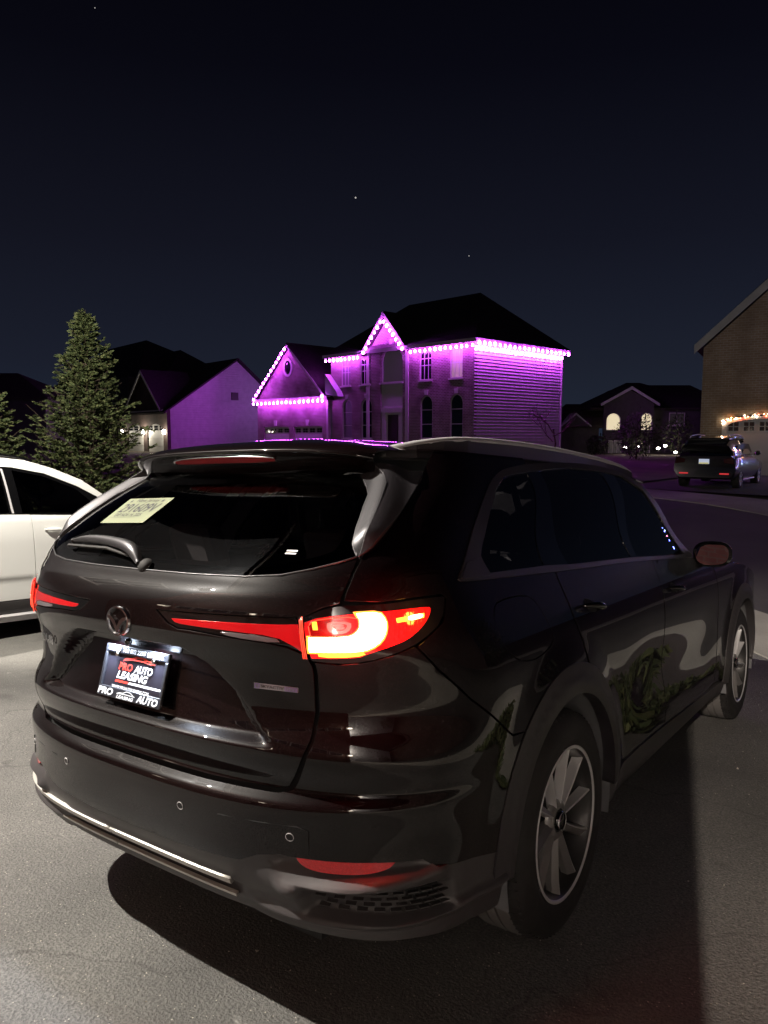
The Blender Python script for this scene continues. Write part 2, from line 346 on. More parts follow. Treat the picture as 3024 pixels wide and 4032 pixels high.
def patch(name, poly, mat, parent, off=0.0, sp=.022, thick=.014, holes=(), gap=.002, offf=None, zsp=None, surf=None, rows=None):
    """a panel cut out of the body surface: polygon in (s, z), with returned edges"""
    surf = surf or S
    if gap: poly = inset(poly, gap); holes = [inset(h, -gap) for h in holes]
    es_ = sp * .8 if rows is None else .006; loops = [resample(poly, es_)] + [resample(h, es_) for h in holes]
    lo = loops[0].min(0); hi = loops[0].max(0); zs = zsp or sp
    gx = np.arange(lo[0] + sp / 2, hi[0], sp); gy = np.arange(lo[1] + zs / 2, hi[1], zs) if rows is None else np.array([q for q in rows if lo[1] < q < hi[1]])
    g = np.array([(a, b) for k, b in enumerate(gy) for a in gx]).reshape(-1, 2)
    if len(g):
        ok = inpoly(g, loops[0])
        for h in loops[1:]: ok &= ~inpoly(g, h)
        allb = np.concatenate(loops); g = g[ok]
        if len(g):
            d = np.full(len(g), 9.0)
            for k in range(0, len(allb), 64): d = np.minimum(d, np.linalg.norm(g[:, None] - allb[None, k:k + 64], axis=2).min(1))
            g = g[d > (min(sp, zs) * .42 if rows is None else .0016)]
    V = np.concatenate(loops + ([g] if len(g) else [])); edges = []; st = 0
    for l in loops:
        n = len(l); edges += [(st + i, st + (i + 1) % n) for i in range(n)]; st += n
    r = geometry.delaunay_2d_cdt([Vector(p) for p in V], edges, [], 0, 1e-7)
    P2 = np.array([tuple(p) for p in r[0]]); T = np.array([f for f in r[2] if len(f) == 3])
    cen = P2[T].mean(1); ok = inpoly(cen, loops[0])
    for h in loops[1:]: ok &= ~inpoly(cen, h)
    T = T[ok]
    o_ = off if offf is None else offf(P2[:, 0], P2[:, 1])
    P, n = surf(P2[:, 0], P2[:, 1], o_)
    if offf is not None:
        e = 1e-3; ga = S0(P2[:, 0] + e, P2[:, 1]) + n * offf(P2[:, 0] + e, P2[:, 1])[:, None] - S0(P2[:, 0] - e, P2[:, 1]) - n * offf(P2[:, 0] - e, P2[:, 1])[:, None]
        gb = S0(P2[:, 0], P2[:, 1] + e) + n * offf(P2[:, 0], P2[:, 1] + e)[:, None] - S0(P2[:, 0], P2[:, 1] - e) - n * offf(P2[:, 0], P2[:, 1] - e)[:, None]
        n = np.cross(ga, gb); n = n / np.maximum(np.linalg.norm(n, axis=-1, keepdims=True), 1e-12)
    # orient
    tri = P[T]; fn = np.cross(tri[:, 1] - tri[:, 0], tri[:, 2] - tri[:, 0]); fl = (fn * n[T[:, 0]]).sum(1) < 0; T[fl] = T[fl][:, ::-1]
    vs = list(P); ns = list(n); fs = [tuple(t) for t in T]
    if thick:
        for l in loops:
            base = len(vs); k = len(l); ao = off if offf is None else offf(l[:, 0], l[:, 1])
            A, na = surf(l[:, 0], l[:, 1], ao); t = np.roll(A, -1, 0) - np.roll(A, 1, 0); sgn = 1 if area(l) > 0 else -1
            if l is not loops[0]: sgn = -sgn
            out = np.cross(t, na) * sgn; out = out / np.maximum(np.linalg.norm(out, axis=1, keepdims=True), 1e-9)
            e1 = A + out * .0012 - na * .0012; e2 = A + out * .0012 - na * thick
            vs += list(A) + list(e1) + list(e2); ns += list(na) + list(out) + list(out)
            for i in range(k):
                j = (i + 1) % k
                for r0 in (0, k):
                    q = (base + r0 + i, base + r0 + j, base + r0 + k + j, base + r0 + k + i)
                    fs.append(q if sgn < 0 else q[::-1])
    return meshobj(name, vs, fs, mat, parent, True, ns)
def both(name, poly, mat, parent, **kw):
    a = patch(name, poly, mat, parent, **kw); hl = kw.pop('holes', ()); of = kw.pop('offf', None)
    b = patch(name, mir(poly), mat, parent, holes=[mir(h) for h in hl], offf=(None if of is None else (lambda s, z: of(-s, z))), **kw); return a, b
def ring3(name, poly, mat, parent, rad, off=0.0, seg=6):
    """thin tube along a closed line on the body"""
    l = resample(poly, .012); P, n = S(l[:, 0], l[:, 1], off); mb = MB(); mb.tube(list(P) + [P[0]], rad, seg, False); return mb.build(name, mat, parent, True)

car = empty('parked_car'); car.rotation_mode = 'QUATERNION'; car.rotation_quaternion = Matrix(RW.tolist()).to_quaternion()
tag(car, 'glossy black SUV seen from its rear right corner with one tail light glowing', 'car')

ARC_I, ARC_O = .452, .556
def archpts(yc, r, a0, a1, n, side=1): return [(sy(yc + r * math.cos(R(a0 + (a1 - a0) * i / (n - 1))), .387 + r * math.sin(R(a0 + (a1 - a0) * i / (n - 1))), side), .387 + r * math.sin(R(a0 + (a1 - a0) * i / (n - 1)))) for i in range(n)]

def zrows(segs):
    out = []
    for a, b, d in segs: out += list(np.arange(a, b - 1e-6, d))
    return out
HR = zrows([(.72, .735, .004), (.735, .825, .010), (.825, .905, .0028), (.905, 1.065, .009), (1.065, 1.118, .0022), (1.118, 1.225, .009), (1.225, 1.31, .003), (1.31, 1.37, .008)])
BR = zrows([(.48, .66, .010), (.66, .736, .0022), (.736, 1.13, .010)])
# --- rear hatch
GB = [(0, 1.292), (.207, 1.293), (.357, 1.297), (.443, 1.306), (.509, 1.325), (.560, 1.343), (.596, 1.358)]     # lower edge of the glass, centre to corner
GS = [(.590, 1.366), (.580, 1.389), (.576, 1.433), (.575, 1.495), (.574, 1.536), (.560, 1.562), (.530, 1.592)]      # its side edge
HB = [(0, .727), (.25, .727), (.417, .730), (.443, .738), (.469, .786), (.507, .872), (.520, .942), (.517, 1.072), (.514, 1.086)]
INL = rounded([(.133, 1.190), (.30, 1.196), (.505, 1.202), (.511, 1.150), (.507, 1.105), (.463, 1.127), (.341, 1.136), (.252, 1.144), (.187, 1.144)], 1, (0, 2, 4))
half = HB + [(.516, 1.20), (.527, 1.206), (.561, 1.227), (.600, 1.238), (.602, 1.303), (.600, 1.352)] + GB[::-1][1:]
hatch_poly = half[:-1] + [(0, 1.292)] + mir(half[1:-1])[::-1]
def loop_sym(h):  # half outline from bottom centre to top centre on +s -> closed polygon
    return h + mir(h[1:-1])[::-1]
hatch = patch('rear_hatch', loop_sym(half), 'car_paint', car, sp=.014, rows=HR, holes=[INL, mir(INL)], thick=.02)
# --- rear window
gl = GB + GS + [(.40, 1.602), (.2, 1.606), (0, 1.607)]
rear_glass = patch('rear_window', loop_sym(gl), 'rear_glass', car, off=-.004, sp=.025, thick=.004, gap=.001)
# black ceramic edge of the glass, seal line
frit_in = [(a * .93, z + .030 - .004 * a) for a, z in GB[:-1]] + [(.535, 1.385), (.535, 1.44), (.528, 1.53), (.49, 1.558), (.30, 1.566), (0, 1.568)]
patch('window_border', loop_sym(gl), 'piano_black', rear_glass, off=-.0075, sp=.02, thick=0, gap=.001, holes=[rounded(loop_sym(frit_in), 1)])
seal = GB + [(a, z) for a, z in GS[:3]]
sl_ = np.array([(-a, z) for a, z in seal[::-1]] + seal[1:]); P_, _ = S(sl_[:, 0], sl_[:, 1], .001); mb = MB(); mb.tube(list(P_), .0028, 6); mb.build('window_seal', 'satin_trim', rear_glass, True)

# --- bumper
BUMP = [(0, .7195), (.25, .7195), (.424, .722), (.452, .732), (.477, .784), (.514, .870), (.528, .942), (.524, 1.072), (.522, 1.084), (.574, 1.079), (.636, 1.085), (.706, 1.103), (.772, 1.124),
        (.828, 1.051), (.949, .955), (1.122, .848), (1.190, .806)]
BLOW = [(1.084, .492), (.941, .512), (.799, .526), (.762, .555), (.62, .558), (.466, .558), (.432, .559), (.385, .545), (.338, .515), (.313, .511), (.16, .500), (0, .498)]
arc_r = [(s, z) for s, z in archpts(0, ARC_O - .004, 131, 170, 12)]
bump_poly = BUMP + arc_r + BLOW
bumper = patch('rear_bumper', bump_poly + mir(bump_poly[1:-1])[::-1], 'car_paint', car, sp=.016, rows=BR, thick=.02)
# lower bumper of grained plastic
BBOT = [(0, .338), (.25, .340), (.33, .345), (.38, .325), (.45, .318), (.56, .326), (.70, .335), (.85, .325), (.98, .318), (1.12, .306)]
ar2 = archpts(0, ARC_O - .06, 170, 188, 5)
low = [(0, .502)] + [(a, z + .004) for a, z in BLOW[::-1][1:]] + ar2 + BBOT[::-1]
def low_off(s, z):
    a = np.abs(s); o = np.zeros_like(a) - .004
    up = sm(.40, .44, a) * (1 - sm(.80, .86, a))
    o = o + .018 * up * np.exp(-((z - (.470 + .05 * sm(.40, .80, a))) / .020) ** 2)          # ridge under the reflector
    o = o - .040 * sm(.455, .485, a) * (1 - sm(.80, .86, a)) * sm(.395, .415, z) * (1 - sm(.468, .492, z))                                       # grille pocket
    o = o + .014 * sm(.34, .46, a) * (1 - sm(.60, .80, a)) * sm(.36, .40, z) * (1 - sm(.48, .52, z)) * (s > 0)
    o = o + .020 * sm(.28, .40, a) * np.exp(-((z - (.385 + .02 * sm(.4, .8, a))) / .016) ** 2)                                       # lower lip of the pocket
    o = o - .022 * up * np.exp(-((z - .54) / .022) ** 2) * (1 - sm(.74, .80, a))                      # reflector pocket
    ce = 1 - sm(.27, .33, a)
    o = o - .012 * ce * sm(.388, .394, z) * (1 - sm(.424, .430, z)) + .010 * ce * np.exp(-((z - .44) / .012) ** 2)
    return o
lowb = patch('lower_bumper', low + mir(low[1:-1])[::-1], 'cladding', car, sp=.012, zsp=.007, thick=.03, offf=low_off, gap=.0005)
# pale strips across the middle
for z0, z1, mt in ((.428, .446, 'bright_strip'), (.381, .388, 'bright_strip')):
    for a, b in ((-.60, -.118), (-.112, .298)):
        patch('trim_strip', [(a, z0), (b, z0), (b, z1), (a, z1)], mt, lowb, off=.009, sp=.03, thick=.012, gap=.0)
mb = MB()
for sgn in (1, -1):
    for i in range(9):
        for j in range(4):
            sv = .50 + i * .040 + (.02 if j % 2 else 0); zv = .418 + j * .0165
            if sv > .83: continue
            P, n = S(np.array([sgn * sv]), np.array([zv]), -.020); P = P[0]; n = n[0]; t = np.cross([0, 0, 1], n)
            t = t / np.linalg.norm(t); u = np.cross(n, t)
            k = MB(); k.box(-.0145, -.0016, -.004, .0145, .0016, .009)
            mb.add([P + t * q[0] + u * q[1] + n * q[2] for q in k.v], k.f)
gr = mb.build('grille_bar', 'cladding', lowb); gr['kind'] = 'stuff'
# reflectors, unlit: emission paints the light they throw back
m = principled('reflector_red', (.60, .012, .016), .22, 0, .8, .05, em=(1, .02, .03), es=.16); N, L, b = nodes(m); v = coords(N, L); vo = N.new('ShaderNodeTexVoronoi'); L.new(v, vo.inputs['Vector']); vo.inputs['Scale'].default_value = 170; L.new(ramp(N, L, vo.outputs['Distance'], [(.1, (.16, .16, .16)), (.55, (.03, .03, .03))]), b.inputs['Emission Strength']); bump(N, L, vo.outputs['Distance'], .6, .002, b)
rf = rounded([(.468, .556), (.694, .557), (.672, .538), (.622, .526), (.553, .521), (.495, .524), (.474, .539)], 2, (0, 1))
for a_ in both('reflector', rf, 'reflector_red', bumper, off=-.010, sp=.02, thick=.01, gap=0): pass
# parking sensors
for sv, zv in ((-.245, .635), (.195, .632), (.464, .614), (-.500, .614)):
    c = [(sv + .0085 * math.cos(t), zv + .0105 * math.sin(t)) for t in np.linspace(0, 2 * math.pi, 21)[:-1]]
    o = patch('parking_sensor', c, 'car_paint', bumper, off=.0015, sp=.02, thick=.004, gap=0); ring3('sensor_ring', c, 'silver_rail', o, .0011, .001)
# crease and cover lines
for ln in ([(.299, .640), (.40, .643), (.482, .645), (.505, .636), (.500, .570)], [(-.299, .640), (-.40, .643), (-.482, .645), (-.505, .636), (-.500, .570)]):
    l = np.array(ln); P, n = S(l[:, 0], l[:, 1], .0004); MB().tube(list(P), .0014, 5).build('cover_line', 'dark_void', bumper, True)

# --- tail lights
emit('lamp_white', (1.0, .56, .30), 55.0); emit('lamp_amber', (1.0, .32, .02), 4.0); emit('lamp_amber_hot', (1.0, .62, .25), 16.0)
m = principled('lens_red', (.55, .008, .008), .12, 0, 1, .02, em=(1.0, .010, .012), es=.95); N, L, b = nodes(m); v = coords(N, L)
vo = N.new('ShaderNodeTexVoronoi'); L.new(v, vo.inputs['Vector']); vo.inputs['Scale'].default_value = 150
L.new(ramp(N, L, vo.outputs['Distance'], [(.05, (1.5, 1.5, 1.5)), (.45, (.42, .42, .42))]), b.inputs['Emission Strength'])
principled('lens_dark_red', (.16, .006, .008), .10, 0, 1, .02, em=(1, .01, .02), es=.06)
principled('lens_bar_red', (.40, .006, .008), .12, 0, 1, .02, em=(1.0, .006, .012), es=.34)
principled('lens_edge', (.7, .05, .03), .1, 0, 1, .02, em=(1.0, .07, .03), es=1.8)
emit('lens_fringe', (1.0, .28, .02), 3.2)
principled('lens_pink', (.6, .2, .2), .15, 0, 1, .02, em=(1.0, .22, .20), es=.55)
principled('lens_clear', (.30, .26, .28), .12, .4, 1, .02)
BEZ = rounded([(.519, 1.088), (.574, 1.081), (.636, 1.087), (.706, 1.105), (.79, 1.133), (.885, 1.182), (.917, 1.238), (.903, 1.246), (.8, 1.244), (.701, 1.236), (.604, 1.235), (.563, 1.224), (.521, 1.202)], 1, (0, 12))
LENS = rounded([(.523, 1.189), (.557, 1.203), (.641, 1.213), (.698, 1.215), (.761, 1.219), (.843, 1.221), (.847, 1.213), (.832, 1.193), (.802, 1.169), (.753, 1.142), (.713, 1.130), (.653, 1.113), (.623, 1.101), (.523, 1.098), (.520, 1.16)], 1, (0, 13))
LW = rounded([(.640, 1.212), (.693, 1.214), (.706, 1.196), (.703, 1.170), (.686, 1.143), (.656, 1.125), (.623, 1.118), (.524, 1.117), (.528, 1.150), (.612, 1.152), (.634, 1.163), (.645, 1.181), (.647, 1.198)], 1, (0, 7, 8))
tails = []
for sd in (1, -1):
    f = (lambda p: p) if sd > 0 else mir
    tl = patch('tail_light', f(BEZ), 'piano_black', car, off=.001, sp=.018, thick=.02, gap=.001); tails.append(tl)
    lens = patch('lens', f(LENS), 'lens_red', tl, off=.006, sp=.018, thick=.006, gap=0)
    patch('guide_edge', f(inset(LW, -.005)), 'lens_fringe' if sd > 0 else 'lens_edge', tl, off=.0088, sp=.012, thick=.004, gap=0)
    patch('light_guide', f(LW), 'lamp_white' if sd > 0 else 'lens_edge', tl, off=.010, sp=.012, thick=.005, gap=0)
    patch('dark_cell', f(rounded([(.532, 1.154), (.612, 1.156), (.632, 1.166), (.641, 1.183), (.640, 1.206), (.560, 1.200), (.530, 1.188)], 1, (0,))), 'lens_dark_red', tl, off=.0085, sp=.014, thick=.003, gap=0)
    ring3('cell_edge', f(rounded([(.532, 1.154), (.612, 1.156), (.632, 1.166), (.641, 1.183), (.640, 1.206), (.560, 1.200), (.530, 1.188)], 1, (0,))), 'lens_edge', tl, .0014, .010)
    patch('bulb_cell', f(rounded([(.576, 1.163), (.606, 1.163), (.622, 1.175), (.624, 1.193), (.574, 1.193), (.570, 1.178)], 1)), 'lens_pink', tl, off=.0105, sp=.014, thick=.003, gap=0, holes=[f(rounded([(.583, 1.170), (.604, 1.170), (.614, 1.178), (.615, 1.197 - .008), (.581, 1.188), (.579, 1.178)], 1))])
    patch('bulb_core', f(rounded([(.586, 1.174), (.606, 1.174), (.609, 1.1795), (.585, 1.1795)], 1)), 'lens_pink', tl, off=.0105, sp=.014, thick=.003, gap=0)
    patch('bulb_core', f(rounded([(.584, 1.181), (.607, 1.181), (.606, 1.1865), (.584, 1.1865)], 1)), 'lens_pink', tl, off=.0105, sp=.014, thick=.003, gap=0)
    patch('marker_bar', f([(.736, 1.187), (.817, 1.195), (.820, 1.205), (.736, 1.197)]), 'lamp_amber', tl, off=.008, sp=.012, thick=.003, gap=0)
    if sd > 0: patch('marker_core', f(rounded([(.768, 1.190), (.812, 1.196), (.814, 1.204), (.770, 1.201)], 1)), 'lamp_amber_hot', tl, off=.0095, sp=.012, thick=.003, gap=0)
    patch('indicator_bar', f(rounded([(.540, 1.102), (.620, 1.104), (.650, 1.113), (.600, 1.114), (.540, 1.113)], 1)), 'lamp_amber' if sd > 0 else 'lens_dark_red', tl, off=.008, sp=.012, thick=.003, gap=0)
    patch('side_cell', f([(.540, 1.172), (.549, 1.172), (.549, 1.192), (.540, 1.191)]), 'lamp_amber' if sd > 0 else 'lens_pink', tl, off=.0105, sp=.012, thick=.003, gap=0)
    for k in range(9):
        sv = .722 + k * .0125; zl = 1.134 + max(0, sv - .713) / .119 * .058; l = np.array(f([(sv + .004, 1.2165), (sv + .002, (1.2165 + zl) / 2), (sv - .004, zl + .004)])); P, n = S(l[:, 0], l[:, 1], .0066); MB().tube(list(P), .0010, 4).build('lens_rib', 'lens_dark_red', lens)
    it = patch('inner_tail_light', f(inset(INL, .003)), 'piano_black', car, off=-.004, sp=.016, thick=.015, gap=0); tails.append(it)
    patch('red_bar', f(rounded([(.185, 1.170), (.32, 1.176), (.455, 1.179), (.506, 1.183), (.504, 1.112), (.490, 1.126), (.452, 1.151), (.34, 1.156), (.253, 1.158), (.198, 1.160)], 1, (0, 3, 4))), 'lens_bar_red', it, off=-.001, sp=.014, thick=.003, gap=0)
    patch('reversing_light', f(rounded([(.315, 1.151), (.449, 1.147), (.462, 1.131), (.343, 1.139)], 1)), 'lens_clear', it, off=-.002, sp=.012, thick=.002, gap=0)
    for k in range(3):
        l = np.array(f([(.5185 - .003 * k, 1.205 - .004 * k), (.5155 - .003 * k, 1.150), (.512 - .0035 * k, 1.096)])); P, n = S(l[:, 0], l[:, 1], .006); MB().tube(list(P), .0013, 5).build('light_edge', 'lens_edge', tl, True)
# glow of the lit lamp itself
for sv, zv, wt in ((.60, 1.134, 3.0), (.69, 1.175, 3.0)):
    P, n = S(np.array([sv]), np.array([zv]), .055); ld = bpy.data.lights.new('tail_glow', 'POINT'); ld.energy = wt; ld.color = (1.0, .045, .03); ld.shadow_soft_size = .03
    lo = bpy.data.objects.new('tail_glow', ld); col.objects.link(lo); lo.parent = car; lo.location = P[0]
P, n = S(np.array([.79]), np.array([1.199]), .04); ld = bpy.data.lights.new('marker_glow', 'POINT'); ld.energy = .5; ld.color = (1, .4, .05); ld.shadow_soft_size = .02
lo = bpy.data.objects.new('marker_glow', ld); col.objects.link(lo); lo.parent = car; lo.location = P[0]

# --- sides
TO = [(.995, 1.287), (1.002, 1.279), (1.025, 1.276), (1.341, 1.266), (1.844, 1.250), (2.559, 1.234), (3.30, 1.203), (3.60, 1.188), (3.64, 1.200), (3.42, 1.33), (3.27, 1.445), (3.0, 1.580), (2.75, 1.653), (2.451, 1.679), (2.053, 1.683), (1.601, 1.659),
      (1.393, 1.638), (1.27, 1.616), (1.188, 1.580), (1.120, 1.525), (1.100, 1.456), (1.081, 1.362), (1.022, 1.302)]
TI = [(1.224, 1.286), (1.644, 1.279), (1.863, 1.268), (2.58, 1.249), (3.30, 1.217), (3.475, 1.212), (3.36, 1.315), (3.20, 1.430), (2.957, 1.560), (2.70, 1.635), (2.401, 1.655), (2.006, 1.657), (1.56, 1.627), (1.423, 1.614), (1.294, 1.599), (1.219, 1.553), (1.2, 1.479), (1.202, 1.402), (1.186, 1.340)]
QG = [(1.192, 1.340), (1.232, 1.289), (1.640, 1.281), (1.60, 1.40), (1.562, 1.53), (1.520, 1.620), (1.423, 1.611), (1.298, 1.596), (1.223, 1.553), (1.205, 1.479), (1.206, 1.402)]
DG = [(1.852, 1.271), (1.775, 1.39), (1.71, 1.50), (1.650, 1.632), (2.006, 1.654), (2.395, 1.652), (2.49, 1.46), (2.590, 1.252)]
FG = [(2.668, 1.248), (2.625, 1.45), (2.582, 1.644), (2.70, 1.632), (2.957, 1.557), (3.20, 1.427), (3.36, 1.312), (3.465, 1.216)]
QP = [(.608, 1.366), (.608, 1.245), (.701, 1.241), (.8, 1.249), (.903, 1.251), (.923, 1.240), (.889, 1.180), (.79, 1.129), (.778, 1.122), (.833, 1.053), (.953, .957), (1.125, .851), (1.193, .809)] + \
     archpts(0, ARC_O - .004, 131, 73, 20) + [(1.775, 1.00), (1.735, 1.08), (1.714, 1.18), (1.708, 1.258), (1.341, 1.270), (1.025, 1.280), (.999, 1.289), (1.026, 1.304), (1.086, 1.362), (1.105, 1.456), (1.125, 1.525), (1.193, 1.580), (1.275, 1.616), (1.398, 1.638), (1.55, 1.657), (1.55, 1.684),
      (1.30, 1.684), (1.0, 1.684), (.80, 1.684), (.745, 1.625), (.728, 1.586), (.686, 1.521), (.648, 1.438), (.622, 1.381)]
RD = [(1.716, 1.258), (1.722, 1.18), (1.743, 1.08), (1.783, 1.0)] + archpts(0, ARC_O - .004, 71, 3, 18) + [(2.19, .418), (2.50, .422), (2.907, .415), (2.905, .60), (2.866, .705), (2.856, .976), (2.864, 1.08), (2.868, 1.227), (2.559, 1.238), (1.844, 1.254)]
FD = [(2.876, 1.227), (2.872, 1.08), (2.864, .976), (2.874, .705), (2.913, .60), (2.915, .415), (3.30, .402), (3.80, .385), (3.99, .40), (4.03, .70), (4.02, 1.00), (3.98, 1.165), (3.62, 1.188), (3.30, 1.206)]
FE = [(3.988, 1.165), (4.028, 1.0), (4.038, .70), (4.0, .40), (4.17, .375)] + archpts(3.12, ARC_O - .004, 180, 0, 30) + [(5.32, .42), (5.60, .50), (5.70, .75), (5.55, .90), (5.2, 1.0), (4.9, 1.06), (4.5, 1.11)]
fuel = rounded([(1.169, 1.183), (1.225, 1.205), (1.402, 1.205), (1.469, 1.179), (1.498, 1.124), (1.529, 1.078), (1.527, 1.035), (1.404, 1.003), (1.285, 1.011), (1.217, 1.038), (1.162, 1.084), (1.150, 1.135)], 1)
doors = []
for sd in (1, -1):
    f = (lambda p: p) if sd > 0 else mir
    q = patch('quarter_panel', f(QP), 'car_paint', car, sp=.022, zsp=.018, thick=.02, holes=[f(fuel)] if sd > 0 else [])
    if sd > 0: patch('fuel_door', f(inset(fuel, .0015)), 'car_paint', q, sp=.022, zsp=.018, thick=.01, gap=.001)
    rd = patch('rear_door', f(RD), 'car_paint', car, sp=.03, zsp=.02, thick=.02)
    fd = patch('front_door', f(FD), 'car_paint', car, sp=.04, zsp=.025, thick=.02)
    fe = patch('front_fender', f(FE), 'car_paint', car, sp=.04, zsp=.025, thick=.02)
    tr = patch('window_trim', f(rounded(TO, 1, (7, 8))), 'satin_black', car, off=.004, sp=.03, thick=.012, gap=0, holes=[f(TI)])
    patch('window_pillar', f(TI), 'piano_black', tr, off=-.001, sp=.04, thick=.01, gap=0, holes=[f(QG), f(DG), f(FG)])
    patch('quarter_window', f(QG), 'privacy_glass', q, off=-.003, sp=.04, thick=.004, gap=0)
    patch('door_window', f(DG), 'privacy_glass', rd, off=-.003, sp=.05, thick=.004, gap=0)
    patch('door_window', f(FG), 'front_glass', fd, off=-.003, sp=.05, thick=.004, gap=0)
    # corner plate and joints of the trim
    patch('trim_corner', f([(1.012, 1.284), (1.215, 1.2795), (1.180, 1.335), (1.065, 1.325)]), 'satin_black', tr, off=.0065, sp=.04, thick=.004, gap=0)
    # sill
    SI = [(2.16, .412), (2.50, .418), (2.907, .411), (3.30, .398), (3.80, .381), (4.20, .365), (4.22, .27), (3.8, .262), (3.0, .262), (2.4, .262), (2.13, .262)]
    patch('sill', f(SI), 'cladding', car, off=.006, sp=.05, zsp=.02, thick=.05, gap=0)
    for yc, a0, a1 in ((0, 178, 2), (3.12, 183, -4)):
        o_ = archpts(yc, ARC_O, a0, a1, 40); i_ = archpts(yc, ARC_I, a1 - 2, a0 + 2, 34)
        patch('wheel_arch_trim', f(o_ + i_), 'satin_black' if yc == 0 else 'cladding', car, off=.010, sp=.026, thick=.05, gap=0, offf=(lambda s, z, yc=yc: .004 + .008 * (1 - sm(ARC_I + .03, ARC_I + .075, np.hypot((np.abs(s) - SQ + Y0) - yc, z - .387)))))
    # door handles
    for dr, s0, z0, s1, z1 in ((rd, 1.825, 1.118, 2.015, 1.090), (fd, 2.965, 1.076, 3.160, 1.050)):
        c = rounded([(s0 + .03, z0 + .030), (s1 - .05, z1 + .036), (s1 - .03, z1 - .010), (s0 + .05, z0 - .026)], 3)
        patch('recess_shade', f(c), 'dark_void', dr, off=.0008, sp=.02, thick=.0, gap=0)  # flat dark patch, shade of the handle bowl painted on
        t = np.linspace(0, 1, 13); ss = (s0 + (s1 - s0) * t) * sd; zz = z0 + (z1 - z0) * t; P, n = S(ss, zz, .004 + .036 * np.sin(np.pi * np.clip(t, .0, 1)) ** .6)
        mbh = MB(); mbh.tube(list(P), [.006 + .008 * math.sin(math.pi * k) for k in t], 10); mbh.build('door_handle', 'piano_black', dr, True)
# --- satin side wings beside the rear glass
WO = [(.728, 1.600), (.686, 1.521), (.648, 1.438), (.622, 1.381), (.601, 1.358)]; WI = [(.600, 1.372), (.598, 1.395), (.600, 1.433), (.604, 1.495), (.607, 1.540), (.596, 1.566), (.560, 1.602)]
WE = [(.588, 1.366), (.570, 1.389), (.560, 1.433), (.557, 1.495), (.560, 1.530), (.548, 1.556), (.522, 1.592)]
for sd in (1, -1):
    f = (lambda p: p) if sd > 0 else mir
    wgs = patch('side_wing', f(WO + WI), 'satin_black', car, sp=.014, thick=.03, gap=0, offf=lambda s, z: .006 + .026 * (1 - sm(.0, .10, np.abs(s) - .59)) * sm(1.36, 1.42, z))
    patch('wing_edge', f([(.601, 1.357)] + WI + WE[::-1]), 'satin_trim', wgs, sp=.010, thick=.01, gap=0, offf=lambda s, z: .002 + .030 * sm(.552, .605, np.abs(s)) * sm(1.36, 1.42, z))

# --- roof lid, windscreen, bonnet
def grid(name, rows, mat, parent, smooth=True):
    n = len(rows[0]); vs = [p for r in rows for p in r]
    return meshobj(name, vs, [(i * n + k, i * n + k + 1, (i + 1) * n + k + 1, (i + 1) * n + k) for i in range(len(rows) - 1) for k in range(n - 1)], mat, parent, smooth)
drop = lambda y: .34 * sm(1.0, 3.0, y) ** 1.35
def half_w(y, z):
    y0 = float(Y0p(z)); n = float(Np(z))
    if y >= y0: return float(Wyz(y, z))
    c = (y0 - y) / (-float(Rp(z)) + y0); return float(Wyz(y0, z)) * max(0.0, 1 - c ** n) ** (1 / n)
TT = np.sin(np.linspace(-1, 1, 41) * math.pi / 2)
rows = []
for y in np.linspace(-.50, 1.75, 46):
    zr = 1.676 - float(drop(y)); xh = half_w(y, zr) + .003
    rows.append([(xh * t, y, zr + (.069 - .05 * float(sm(-.2, -.6, y))) * (1 - abs(t) ** 2.6)) for t in TT])
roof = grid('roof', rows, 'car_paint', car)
rows = []
for y in np.linspace(1.75, 2.78, 12):
    k = (y - 1.75) / 1.03; z = (1.676 - float(drop(1.75)) + .066) * (1 - k) + 1.12 * k; xh = .66 + .12 * k
    rows.append([(xh * t, y - .12 * abs(t) ** 2 * k, z - .05 * abs(t) ** 2.2) for t in TT])
grid('windscreen', rows, 'front_glass', car)
rows = []
for y in np.linspace(2.45, 4.02, 24):
    k = (y - 2.45) / 1.57; z = 1.14 - .07 * k - .16 * float(sm(.75, 1.0, k)); xh = .93 - .05 * k - .10 * float(sm(.7, 1, k))
    rows.append([(xh * t, y, z - (.05 + .05 * k) * abs(t) ** 3 + .012 * (1 - abs(t))) for t in TT])
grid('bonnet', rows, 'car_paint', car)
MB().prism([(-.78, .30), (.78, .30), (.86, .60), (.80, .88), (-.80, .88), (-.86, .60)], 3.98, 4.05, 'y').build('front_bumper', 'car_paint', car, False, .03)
# --- roof spoiler with the high brake light
rows = []; tt = np.linspace(-1, 1, 49)
def spl(t, k):
    a = abs(t)
    y_tr = -.722 + .035 * a ** 2 + .075 * a ** 6; z_tr = 1.676 - .012 * a ** 2 - .020 * a ** 6; x = .590 * t
    if k == 0: return (x * 1.03, -.30, 1.676 + .066 * (1 - a ** 2.6) - .006)
    if k == 1: return (x * 1.03, -.42, 1.676 + .058 * (1 - a ** 2.6) + .002)
    if k == 2: return (x * 1.02, -.55, 1.676 + .044 * (1 - a ** 2.6) + .004 - .008 * a ** 4)
    if k == 3: return (x * 1.01, -.66 + .05 * a ** 4, 1.690 + .014 * (1 - a ** 2) - .022 * a ** 6)
    if k == 4: return (x, y_tr + .010, z_tr + .007)
    if k == 5: return (x, y_tr, z_tr)
    if k == 6: return (x * .998, y_tr + .004, z_tr - .008)
    if k == 7: return (x * .985, y_tr + .030, z_tr - .034)
    if k == 8: return (x * .965, y_tr + .050, z_tr - .056)
    return (x * .94, -.640 + .05 * a ** 2 + .05 * a ** 4, 1.592)
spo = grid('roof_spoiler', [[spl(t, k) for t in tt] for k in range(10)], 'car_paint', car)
md = spo.modifiers.new('s', 'SUBSURF'); md.levels = 1; md.render_levels = 1
